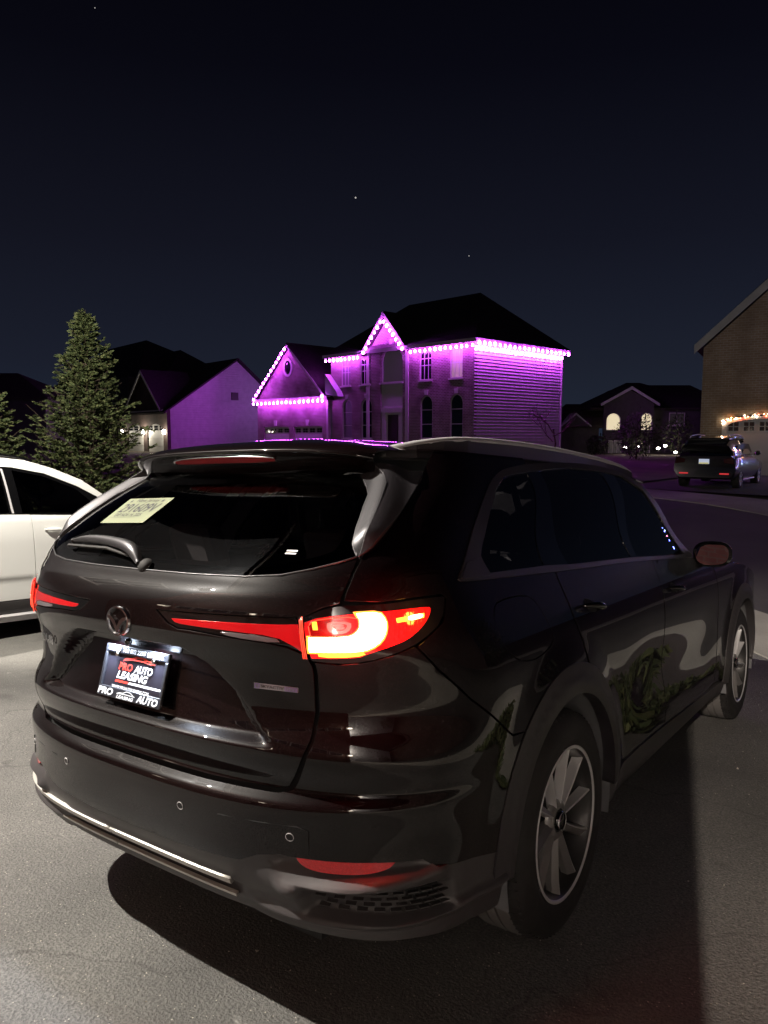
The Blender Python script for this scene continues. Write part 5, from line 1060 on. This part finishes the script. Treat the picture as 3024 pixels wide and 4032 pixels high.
# ================================================================== the photographer's own house (left of and behind the camera)
oh = house('own_house', 'grey sided house beside the driveway with floodlights', (-3.4, -1.7), 0.0, 0); gz = .0
def sided(name, x0, x1, z0, z1, y, parent, face=1, axis='y', holes=()):
    """a wall of lapped boards; face +1 looks to +axis"""
    st = MB(); n = int(round((z1 - z0) / .18)); h_ = (z1 - z0) / n
    if axis == 'y': st.box(x0, min(y, y - .22 * face), z0, x1, max(y, y - .22 * face), z1)
    else: st.box(min(y, y - .22 * face), x0, z0, max(y, y - .22 * face), x1, z1)
    wl = st.build(name, 'siding_grey', parent); b0 = None
    for k in range(n):
        if b0 is None:
            mb = MB(); pr = [(.002, 0), (.030, 0), (.010, h_ - .003), (.002, h_ - .003)]; pr = [(a * face, b) for a, b in pr]
            if axis == 'y': mb.prism(pr, x0, x1, 'x')
            else: mb.prism(pr, x0, x1, 'y')
            b0 = mb.build('board', 'siding_grey', wl); o = b0
        else: o = b0.copy(); col.objects.link(o); o.parent = wl
        o.location = (0, y, z0 + k * h_) if axis == 'y' else (y, 0, z0 + k * h_)
    return wl
wallmat('render_grey', 'p', (.20, .21, .235), (.25, .26, .285))
MB().box(-1.65, -4.3, -.6, -1.45, 1.7, 7.4).build('east_wall', 'render_grey', oh)               # faces the driveway
MB().box(-2.25, 1.5, -.6, -1.655, 1.7, 7.4).build('north_wall', 'render_grey', oh)           # end of the bay, faces the street
MB().box(-2.25, -.4, -.6, -2.15, 1.49, 7.4).build('bay_wall', 'siding_grey', oh)
sided('front_wall', -9.0, -2.255, -.6, 7.2, -.22, oh, 1, 'y')
MB().prism([(-9.8, 7.1), (-5.2, 10.9), (-1.1, 7.4), (-1.1, 7.6), (-5.2, 11.1), (-9.8, 7.3)], -9, 2.0, 'y').build('roof', 'shingles', oh)
window(oh, -.9, .1, 3.4, 5.0, 'night_pane', False, -1.40, (2, 2), True, 'white_trim', 'x', None, .02)
# garage wing behind the camera, corner and height set to cast the shadow edge
wallmat('brick_dark', 'brick', (.15, .045, .032), (.20, .065, .048), (.16, .11, .09)); principled('door_brown', (.16, .075, .055), .6)
gw = MB().box(-1.445, -2.72, .1, 5.90, -2.5, 6.4).build('garage_wing', 'brick_dark', oh)
for x0_ in (.35, 3.15):
    g = MB().box(x0_, -2.49, .12, x0_ + 2.5, -2.44, 2.45).build('garage_door', 'door_brown', oh)
    for j in range(4):
        if j < 3: MB().box(x0_ + .06, -2.44, .18 + j * .58, x0_ + 2.44, -2.42, .70 + j * .58).build('door_panel', 'door_brown', g)
    for k in range(4):
        a = x0_ + .08 + k * .60; f = MB().box(a, -2.44, 1.92, a + .54, -2.425, 2.36).build('door_window', 'white_trim', g)
        for i in range(2):
            for j in range(2): MB().box(a + .03 + i * .25, -2.425, 1.95 + j * .20, a + .26 + i * .25, -2.418, 2.13 + j * .20).build('pane', 'night_pane', f)
MB().box(5.80, -4.6, .1, 5.90, -2.51, 6.4).build('wing_blocker', 'siding_grey', oh); MB().box(5.905, -4.75, .1, 12, -4.6, 5.2).build('back_wall', 'siding_grey', oh)  # wing's end is an unseen wall placed to block the recessed floodlight
MB().prism([(-2.1, 6.4), (-2.1, 6.55), (-4.8, 8.4), (-4.8, 8.2)], -.3, 6.2, 'x').build('wing_roof', 'shingles', oh)
# flood lamps
principled('lamp_body', (.03, .03, .03), .5); emit('flood_face', (1.0, .87, .68), 60)
def flood(loc, face, label, w, colr, rad):
    f = empty('flood_lamp', loc, face); tag(f, label, 'lamp'); MB().box(-.09, -.03, -.07, .09, .05, .07).build('lamp_body', 'lamp_body', f, False, .012); MB().box(-.075, .051, -.055, .075, .055, .055).build('lamp_face', 'flood_face', f); MB().tube([(0, -.03, 0), (0, -.16, .03)], .018, 6).build('bracket', 'lamp_body', f)
    c = Matrix.Translation(loc) @ Matrix.Rotation(face, 4, 'Z') @ Vector((0, .10, 0)); return point('flood_light', c, w, colr, rad)
flood((-4.62, -3.0, 6.30), R(-90), 'floodlight high on the grey sided wall facing the driveway', 900, (1.0, .93, .82), .030)
spot('flood_beam', (-4.50, -3.0, 6.30), (-.2, -.2, .2), 5000, (1.0, .93, .82), 88, .030, .35)
f2 = flood((-4.95, .18, 4.3), 0, 'added floodlight on the end wall of the grey sided house', 1, (1.0, .88, .68), .03)
spot('white_car_fill', (-4.75, .35, 4.3), (-7.6, 3.6, .8), 1800, (1.0, .93, .80), 110, .04, .5)  # unseen lamp added to light the white car and the evergreens
flood((2.93, -6.02, 3.95), 0, 'floodlight on the recessed wall behind the driveway', 2000, (1.0, .86, .72), .010)
# ================================================================== white car parked alongside
ws = empty('white_car'); ws.rotation_mode = 'QUATERNION'; ws.rotation_quaternion = car.rotation_quaternion; tag(ws, 'white SUV with dark windows parked at the left edge', 'car')
XC = -6.80; W2 = pchip([.15, .25, .40, .62, .66, 1.0, 1.25, 1.31, 1.60, 1.80, 1.92, 1.96], [.88, .93, .965, .972, .985, .985, .965, .94, .85, .775, .71, .66])
def surfW(s, z, off=0.0, sd=1):
    s = np.asarray(s, float); z = np.asarray(z, float); nar = .05 * sm(2.4, 4.2, s) + .05 * sm(.2, -1.2, s)
    x = W2(z) - nar; e = 1e-3; dx = (W2(z + e) - W2(z - e)) / (2 * e); n = np.stack([np.ones_like(s), (.05 * (sm(2.4, 4.2, s + e) - sm(2.4, 4.2, s - e)) / (2 * e)), -dx], -1); n /= np.linalg.norm(n, axis=-1, keepdims=True)
    P = np.stack([x, s, z], -1) + n * (off if np.isscalar(off) else np.asarray(off)[..., None]); P[..., 0] = P[..., 0] * sd + XC; n[..., 0] *= sd; return P, n
principled('white_paint', (.78, .78, .77), .25, 0, 1.0, .02)
def circ(yc, r, a0, a1, n=18): return [(yc + r * math.cos(R(a0 + (a1 - a0) * i / (n - 1))), .39 + r * math.sin(R(a0 + (a1 - a0) * i / (n - 1)))) for i in range(n)]
for sd in (1, -1):
    sf = (lambda s, z, off=0.0, sd=sd: surfW(s, z, off, sd))
    kw = dict(surf=sf, sp=.06, zsp=.05, thick=.02)
    fdr = patch('front_door', [(1.862, 1.305), (1.87, 1.2), (1.89, .9), (1.905, .62), (1.90, .40), (2.75, .40), (2.83, .7), (2.86, 1.2), (2.85, 1.275), (2.4, 1.295)], 'white_paint', ws, **kw)
    patch('rear_door', [(.85, 1.32), (.80, 1.0)] + circ(.2, .46, 40, 2, 8) + [(.75, .40), (1.892, .40), (1.897, .62), (1.882, .9), (1.862, 1.2), (1.854, 1.308)], 'white_paint', ws, **kw)
    patch('rear_quarter', [(.842, 1.322), (.792, 1.0)] + circ(.2, .46, 42, 180, 16) + [(-1.15, .42), (-1.25, .9), (-1.15, 1.32)], 'white_paint', ws, **kw)
    patch('front_wing', [(2.868, 1.27), (2.87, 1.2), (2.84, .7), (2.78, .42)] + circ(3.3, .46, 178, 0, 18) + [(4.1, .45), (4.2, .85), (3.9, 1.1), (3.3, 1.20)], 'white_paint', ws, **kw)
    patch('sill', [(.68, .39), (2.84, .39), (2.84, .26), (.68, .26)], 'cladding', ws, surf=sf, sp=.1, thick=.04, off=.004)
    sb = patch('side_step', [(.70, .255), (2.80, .255), (2.80, .20), (.70, .20)], 'silver_rail', ws, surf=sf, sp=.1, thick=.08, off=.06)
    # window line
    WT = [(-.9, 1.40), (-.75, 1.62), (-.2, 1.78), (.6, 1.825), (1.62, 1.823), (1.75, 1.82), (2.1, 1.765), (2.48, 1.625), (2.80, 1.46), (2.90, 1.31)]
    patch('window_band', [(-.9, 1.325), (1.0, 1.318), (2.0, 1.308), (2.9, 1.285)] + WT[::-1], 'piano_black', ws, surf=sf, sp=.08, thick=.01, off=-.006, gap=0, holes=[[(.80, 1.335), (1.64, 1.325), (1.60, 1.80), (.62, 1.80)], [(1.78, 1.325), (2.80, 1.308), (2.45, 1.60), (2.08, 1.735), (1.74, 1.79)]])
    patch('door_window', [(1.78, 1.325), (2.80, 1.308), (2.45, 1.60), (2.08, 1.735), (1.74, 1.79)], 'privacy_glass', fdr, surf=sf, sp=.08, thick=.004, off=-.010, gap=0)
    patch('rear_side_window', [(.80, 1.335), (1.64, 1.325), (1.60, 1.80), (.62, 1.80)], 'privacy_glass', ws, surf=sf, sp=.08, thick=.004, off=-.010, gap=0)
    patch('pillar_strip', [(1.665, 1.325), (1.685, 1.325), (1.640, 1.80), (1.62, 1.80)], 'silver_rail', ws, surf=sf, sp=.08, thick=.004, off=-.002, gap=0)
    patch('roof_side', [(-1.0, 1.40), (-.9, 1.33)] + WT + [(2.95, 1.30), (2.84, 1.50), (2.54, 1.70), (2.21, 1.825), (1.9, 1.905), (1.5, 1.93), (.5, 1.93), (-.4, 1.89), (-.85, 1.70)], 'white_paint', ws, surf=sf, sp=.08, thick=.01, gap=0)
    t = np.linspace(0, 1, 11); P, n = sf(2.0 + .25 * t, 1.143 - .013 * t, .005 + .03 * np.sin(np.pi * t) ** .5); MB().tube(list(P), [.008 + .016 * math.sin(math.pi * k) for k in t], 8).build('door_handle', 'white_paint', fdr, True)
    P, n = sf(np.linspace(-.3, 2.0, 14), np.array([1.90, 1.925, 1.935] + [1.94] * 8 + [1.935, 1.92, 1.885]), .0); MB().tube([p + np.array([-.02 * sd, 0, .015]) for p in P], .018, 8).build('roof_rail', 'piano_black', ws, True)
    for yy in (.2, 3.3):
        w3 = copy_tree(w1, ws); w3.location = (XC + .85 * sd, yy, .387); w3.rotation_euler = (0, 0, 0 if sd > 0 else math.pi)
rows = []
for y, z in ((-.85, 1.70), (-.4, 1.90), (.5, 1.945), (1.5, 1.945), (1.9, 1.92), (2.21, 1.835), (2.54, 1.705), (2.84, 1.50)): rows.append([(XC + (float(W2(z - .02)) - .05 * float(sm(2.4, 4.2, y)) - .05 * float(sm(.2, -1.2, y))) * t, y, z + .04 * (1 - t * t)) for t in np.linspace(-1, 1, 15)])
grid('roof', rows[:5], 'white_paint', ws); grid('windscreen', rows[4:] + [[(XC + .90 * t, 3.05, 1.27 + .03 * (1 - t * t)) for t in np.linspace(-1, 1, 15)]], 'privacy_glass', ws)
grid('bonnet', [[(XC + (.93 - .06 * k) * t, 2.95 + 1.2 * k, 1.27 - .18 * k ** 2 + .04 * (1 - t * t)) for t in np.linspace(-1, 1, 15)] for k in np.linspace(0, 1, 6)], 'white_paint', ws)
MB().prism([(-1.27, .35), (-1.18, .35), (-1.18, 1.35), (-.85, 1.72), (-.93, 1.72), (-1.27, 1.30)], XC - .88, XC + .88, 'x').build('tail_gate', 'white_paint', ws, False, .05); MB().box(XC - .85, 4.1, .35, XC + .85, 4.22, 1.0).build('front_bumper', 'white_paint', ws, False, .06); MB().box(XC - .80, -1.1, .26, XC + .80, 4.1, .40).build('floor_pan', 'dark_void', ws); MB().box(XC - .7, .3, .40, XC + .7, 2.7, 1.1).build('cabin', 'cabin_dark', ws)
# ================================================================== dark car before the tan house
fs_ = empty('dark_car', (-3.92, 24.0, -.03), R(-1.6)); tag(fs_, 'dark SUV parked before the garland-lit garage with lit plate', 'car')
principled('far_lens', (.05, .003, .004), .2); principled('dark_paint', (.012, .011, .013), .3, 0, 1.0, .02)
def loftcar(secs, name, mat, parent, segs=6):
    """secs: (y, half width bottom, half width belt, half width top, z bottom, z belt, z top)"""
    vs = []
    for y, wb, wm, wt, zb, zm, zt in secs:
        half_ = [(wb * .9, zb), (wb, zb + .08), (wm, (zb + zm) / 2), (wm * .985, zm), (wt, zt - .05), (wt * .86, zt)]
        vs += [(x, y, z) for x, z in half_] + [(-x, y, z) for x, z in half_[::-1]]
    n = 12; fs = [(i * n + k, i * n + (k + 1) % n, (i + 1) * n + (k + 1) % n, (i + 1) * n + k) for i in range(len(secs) - 1) for k in range(n)] + [tuple(range(n)), tuple((len(secs) - 1) * n + k for k in range(n - 1, -1, -1))]
    o = meshobj(name, vs, fs, mat, parent, True); md = o.modifiers.new('b', 'BEVEL'); md.width = .04; md.segments = 2; md.limit_method = 'ANGLE'; md.angle_limit = R(35); return o
loftcar([(-.02, .86, .93, .88, .45, .85, 1.08), (.05, .90, .97, .90, .35, .95, 1.12), (1.0, .93, .985, .92, .30, .95, 1.13), (2.6, .93, .985, .92, .30, .95, 1.12), (3.6, .92, .975, .86, .30, .90, 1.08), (4.5, .88, .93, .78, .35, .80, .98), (4.75, .75, .82, .65, .40, .70, .86)], 'body', 'dark_paint', fs_)
loftcar([(.10, .86, .86, .70, 1.08, 1.25, 1.50), (.38, .88, .87, .66, 1.08, 1.30, 1.70), (1.2, .90, .88, .66, 1.08, 1.30, 1.75), (2.3, .90, .88, .65, 1.08, 1.30, 1.72), (3.0, .88, .84, .60, 1.06, 1.20, 1.40), (3.45, .84, .80, .6, 1.02, 1.08, 1.12)], 'greenhouse', 'privacy_glass', fs_)
loftcar([(.30, .68, .68, .62, 1.62, 1.66, 1.71), (1.2, .70, .69, .62, 1.68, 1.72, 1.775), (2.3, .69, .68, .60, 1.66, 1.70, 1.745), (2.55, .66, .66, .58, 1.60, 1.64, 1.67)], 'roof', 'dark_paint', fs_)
for sd in (1, -1):
    MB().tube([(.60 * sd, y, z) for y, z in ((.45, 1.72), (.6, 1.79), (1.5, 1.83), (2.3, 1.78), (2.45, 1.70))], .022, 7).build('roof_rail', 'silver_rail', fs_, True)
    MB().box(min(.50 * sd, .78 * sd), -.075, .52, max(.50 * sd, .78 * sd), -.03, .565).build('rear_reflector', emit('far_red', (1, .04, .05), .55) if 'far_red' not in M else 'far_red', fs_, False, .008)  # reflectors glow by emission, returned light painted in
    MB().prism([(.93 * sd, .86), (.62 * sd, .90), (.60 * sd, 1.02), (.90 * sd, 1.10)], -.045, .06, 'y').build('tail_light', 'far_lens', fs_, False, .01)
    MB().tube([(.93 * sd, 2.95, 1.14), (1.05 * sd, 2.92, 1.18), (1.13 * sd, 2.92, 1.20)], [.03, .09, .06], 8).build('door_mirror', 'dark_paint', fs_, True)
    for y in (.85, 3.75):
        wl = empty('wheel', (.85 * sd, y, .37), 0, fs_); MB().lathe([(-.12, .26), (-.12, .33), (-.09, .37), (.09, .37), (.125, .33), (.125, .25)], 28, 'x').build('tyre', 'rubber', wl, True)
        MB().lathe([(.10, .25), (.115, .245), (.09, .20), (.105, .05), (.11, .001)], 28, 'x').build('rim', 'alloy_dark', wl)
        for k in range(6): a = math.pi * k / 3; MB().box(.108, -.02, .05, .122, .02, .24).build('spoke', 'alloy', wl).rotation_euler = (a, 0, 0)
        if sd < 0: wl.rotation_euler = (0, 0, math.pi)
    MB().tube([(.90 * sd, 1.35, .30), (.90 * sd, 3.2, .30)], .03, 6).build('side_step', 'silver_rail', fs_)
    MB().prism([(.55, 1.17), (1.45, 1.17), (2.75, 1.17), (2.95, 1.22), (2.4, 1.50), (1.4, 1.52), (.75, 1.50)], .845 * sd, .85 * sd, 'x').build('side_window', 'night_pane', fs_)
lp2 = MB().box(-.16, -.055, .86, .16, -.035, 1.02).build('licence_plate', emit('plate_lit', (.62, .72, .95), .55, (.7, .7, .7)), fs_); MB().box(-.15, -.060, .865, .15, -.0555, .905).build('plate_band', emit('plate_band', (.9, .8, .25), .5), lp2)  # plate and band glow by emission in place of a plate lamp
MB().box(-.72, .02, 1.18, .72, .06, 1.42).build('rear_window', 'night_pane', fs_).rotation_euler = (R(-20), 0, 0)
# ================================================================== conifers and other plants
def conifer(name, label, loc, H, Rm, seed, nb=230, group='evergreen trees beyond the white car'):
    r = np.random.RandomState(seed); o = empty(name, loc); tag(o, label, 'tree', group); P = []; D = []; Sz = []; br = MB()
    MB().tube([(0, 0, -.1), (.03, 0, H * .5), (.05, .02, H * .99)], [.09, .05, .006], 8).build('trunk', 'bark', o, True)
    for k in range(nb):
        h = .03 + .94 * (k + r.rand()) / nb; ln = Rm * (1 - h) ** .95 * r.choice([.55, .8, 1.0, 1.15]) * r.uniform(.8, 1.1) + .025; az = k * 2.39996 + r.normal() * .35; up = r.uniform(.25, .75)
        d = np.array([math.cos(az), math.sin(az), 0]); base = np.array([.05 * h, 0, h * H]); tip = base + d * ln + [0, 0, ln * up]
        if ln > .2: br.tube([base, base + d * ln * .55 + [0, 0, ln * up * .35], tip], [.012, .007, .002], 4, False)
        lat = np.cross(d, [0, 0, 1])
        for j in range(int(5 + 9 * ln)):                      # flat sprays set along the branch
            t = r.uniform(.30, 1.0); c0_ = base + d * ln * t + np.array([0, 0, ln * up * t ** 1.5]); sg = r.choice([-1, 1]); ax = d * r.uniform(.4, 1.0) + lat * sg * r.uniform(.3, 1.1) + [0, 0, r.uniform(-.1, .5)]; ax /= np.linalg.norm(ax); sl2 = r.uniform(.10, .24) * (.28 + .85 * (1 - h)); m_ = 15
            u = r.uniform(0, 1, m_); sd2 = np.cross(ax, [0, 0, 1]) + r.normal(size=3) * .15; P.append(c0_ + ax * (u * sl2)[:, None]); D.append(ax * .8 + sd2 * r.choice([-1, 1], (m_, 1)) * (.9 * (1.05 - u))[:, None] + r.normal(size=(m_, 3)) * .18 + [0, 0, .1]); Sz.append(r.uniform(.035, .075, m_) * (1.25 - .5 * u))
    br.build('branches', 'bark', o)
    leaves('crown', np.concatenate(P), np.concatenate(D), np.concatenate(Sz), 'leaf_green', o, seed); return o
conifer('conifer', 'tall pointed evergreen behind the white car', (-8.70, 4.45, g0(-8.7, 4.45)), 4.25, 1.38, 5, 430)
conifer('conifer', 'shorter evergreen cut off by the left edge', (-9.15, 3.05, g0(-9.15, 3.05)), 3.3, 1.15, 9, 260)
def bare(name, label, loc, H, seed):
    r = np.random.RandomState(seed); o = empty(name, loc); tag(o, label, 'tree'); mb = MB()
    def grow(p, d, l, rad, lev):
        q = p + d * l; mb.tube([p, (p + q) / 2 + r.normal(size=3) * l * .05, q], [rad, rad * .85, rad * .7], 5, False)
        if lev < 4:
            for _ in range(3 if lev < 2 else 2): dd = d + r.normal(size=3) * .42 + [0, 0, .12]; grow(p + d * l * r.uniform(.55, 1), dd / np.linalg.norm(dd), l * r.uniform(.55, .78), rad * .6, lev + 1)
    grow(np.zeros(3), np.array([0, 0, 1.0]), H * .36, .07, 0); mb.build('trunk', 'bark', o); P = np.array(mb.v)[::7]; leaves('crown', P, r.normal(size=P.shape), np.full(len(P), .10), 'leaf_dark', o, seed); return o
Xp = np.array([.9838, -.1796]); Yp = np.array([.1796, .9838]); pc = np.array([-20.375, 38.056]) + Xp * 1.6 + Yp * 6.2; bare('bare_tree', 'thin bare tree before the violet board wall', (pc[0], pc[1], g0(*pc)), 5.4, 3)
pc = np.array([-20.375, 38.056]) + Xp * 6 + Yp * 9.0; shrub('garden_shrub', 'reddish dark shrub right of the violet board wall', 'shrub', (pc[0], pc[1], g0(*pc)), 1.3, 1.5, 1200, 'leaf_dark', 51, None, .2)
# grass tufts on the lawn, grit on the driveway
r = np.random.RandomState(4); n = 26000; gx = r.uniform(1.3, 6, n); gy_ = r.uniform(-1.4, 8, n); kp = np.array([in_lawn(a, b) for a, b in zip(gx, gy_)]); gx, gy_ = gx[kp], gy_[kp]; n = len(gx); P = np.stack([gx, gy_, G(gx, gy_) + .03], -1); tag(leaves('lawn_grass', P, r.normal(size=(n, 3)) * [.5, .5, .2] + [0, 0, 1], r.uniform(.05, .11, n), 'leaf_green', None, 6), kind='stuff')
mb = MB(); principled('grit_stone', (.50, .46, .40), .9)
for k in range(900):
    x, y = (r.uniform(.9, 3.2), r.uniform(-2, 4)) if k % 3 else (r.uniform(-4, 1), r.uniform(-2, 0)); s_ = r.uniform(.0012, .0032) * (2.2 if r.rand() < .04 else 1); c = np.array([x, y, g0(x, y) + s_ * .5]); a = r.uniform(0, 6.28)
    mb.add([c + np.array([math.cos(a + t) * s_ * q, math.sin(a + t) * s_, z_ * s_]) for t, q, z_ in ((0, 1.4, -.6), (2.1, 1, -.6), (4.2, 1.2, -.6), (1, .3, .8))], [(0, 1, 3), (1, 2, 3), (2, 0, 3), (0, 2, 1)])
tag(mb.build('driveway_grit', 'grit_stone'), kind='stuff')
emit('star_light', (1, .95, .9), .5)
for k, (p, lb) in enumerate((((-278.6, 189.2, 172.7), 'faint star in the upper left of the dark sky'), ((-188.9, 244.0, 96.8), 'brightest star in the middle of the dark sky'), ((-150.4, 268.6, 73.5), 'small star above the hip roof of the violet house'))):
    tag(MB().sphere((0, 0, 0), (.20, .34, .20)[k], 8, 5).build('star', 'star_light'), lb, 'star').location = p

# unseen lanterns added on the garage wall to fill the shadows
emit('fill_lantern_glass', (1.0, .86, .66), 4.0)
for k, (x, lb) in enumerate(((-3.22, 'added fill lantern at the left end of the garage wall'), (-.40, 'added fill lantern between the two garage doors'), (2.38, 'added fill lantern at the right end of the garage wall'))):
    ln = empty('fill_lantern', (x, -4.06, 2.05)); tag(ln, lb, 'lantern'); MB().lathe([(-.17, .045), (-.15, .06), (.10, .085), (.12, .09)], 6, 'z').build('fill_lantern_glass', 'fill_lantern_glass', ln); MB().lathe([(.12, .11), (.20, .02), (.24, .01)], 6, 'z').build('fill_lantern_cap', 'lamp_body', ln); MB().tube([(0, -.12, .05), (0, -.06, .16), (0, 0, .14)], .014, 6).build('fill_lantern_arm', 'lamp_body', ln)
    point('fill_lantern_light', (x, -3.90, 2.02), (4, 8, 22)[k], (1.0, .82, .62), .09)

# unseen house and evergreens added on the right to darken side reflections
sh = house('backdrop_house', 'added unlit brick house beyond the lawn right of the driveway', (9.6, -7.0), -.2, 0); MB().box(0, 0, 0, 9, 16, 6.2).build('wall', 'brick_night', sh); hip_roof(sh, 0, 9, 0, 16, 6.2, 3.6, .4, 4.3, 4.7)
for k, (x, y, hh, lb) in enumerate(((9.5, 11.5, 5.0, 'added dark evergreen at the far corner of the right lawn'), (11.2, 15.0, 5.8, 'added dark evergreen by the road beyond the right lawn'), (7.5, -7.5, 3.0, 'added dark evergreen near the back of the right lawn'))): shrub('garden_shrub', lb, 'shrub', (x, y, g0(x, y)), 1.8, hh * .5, 1500, 'leaf_dark', 70 + k, None, .3)
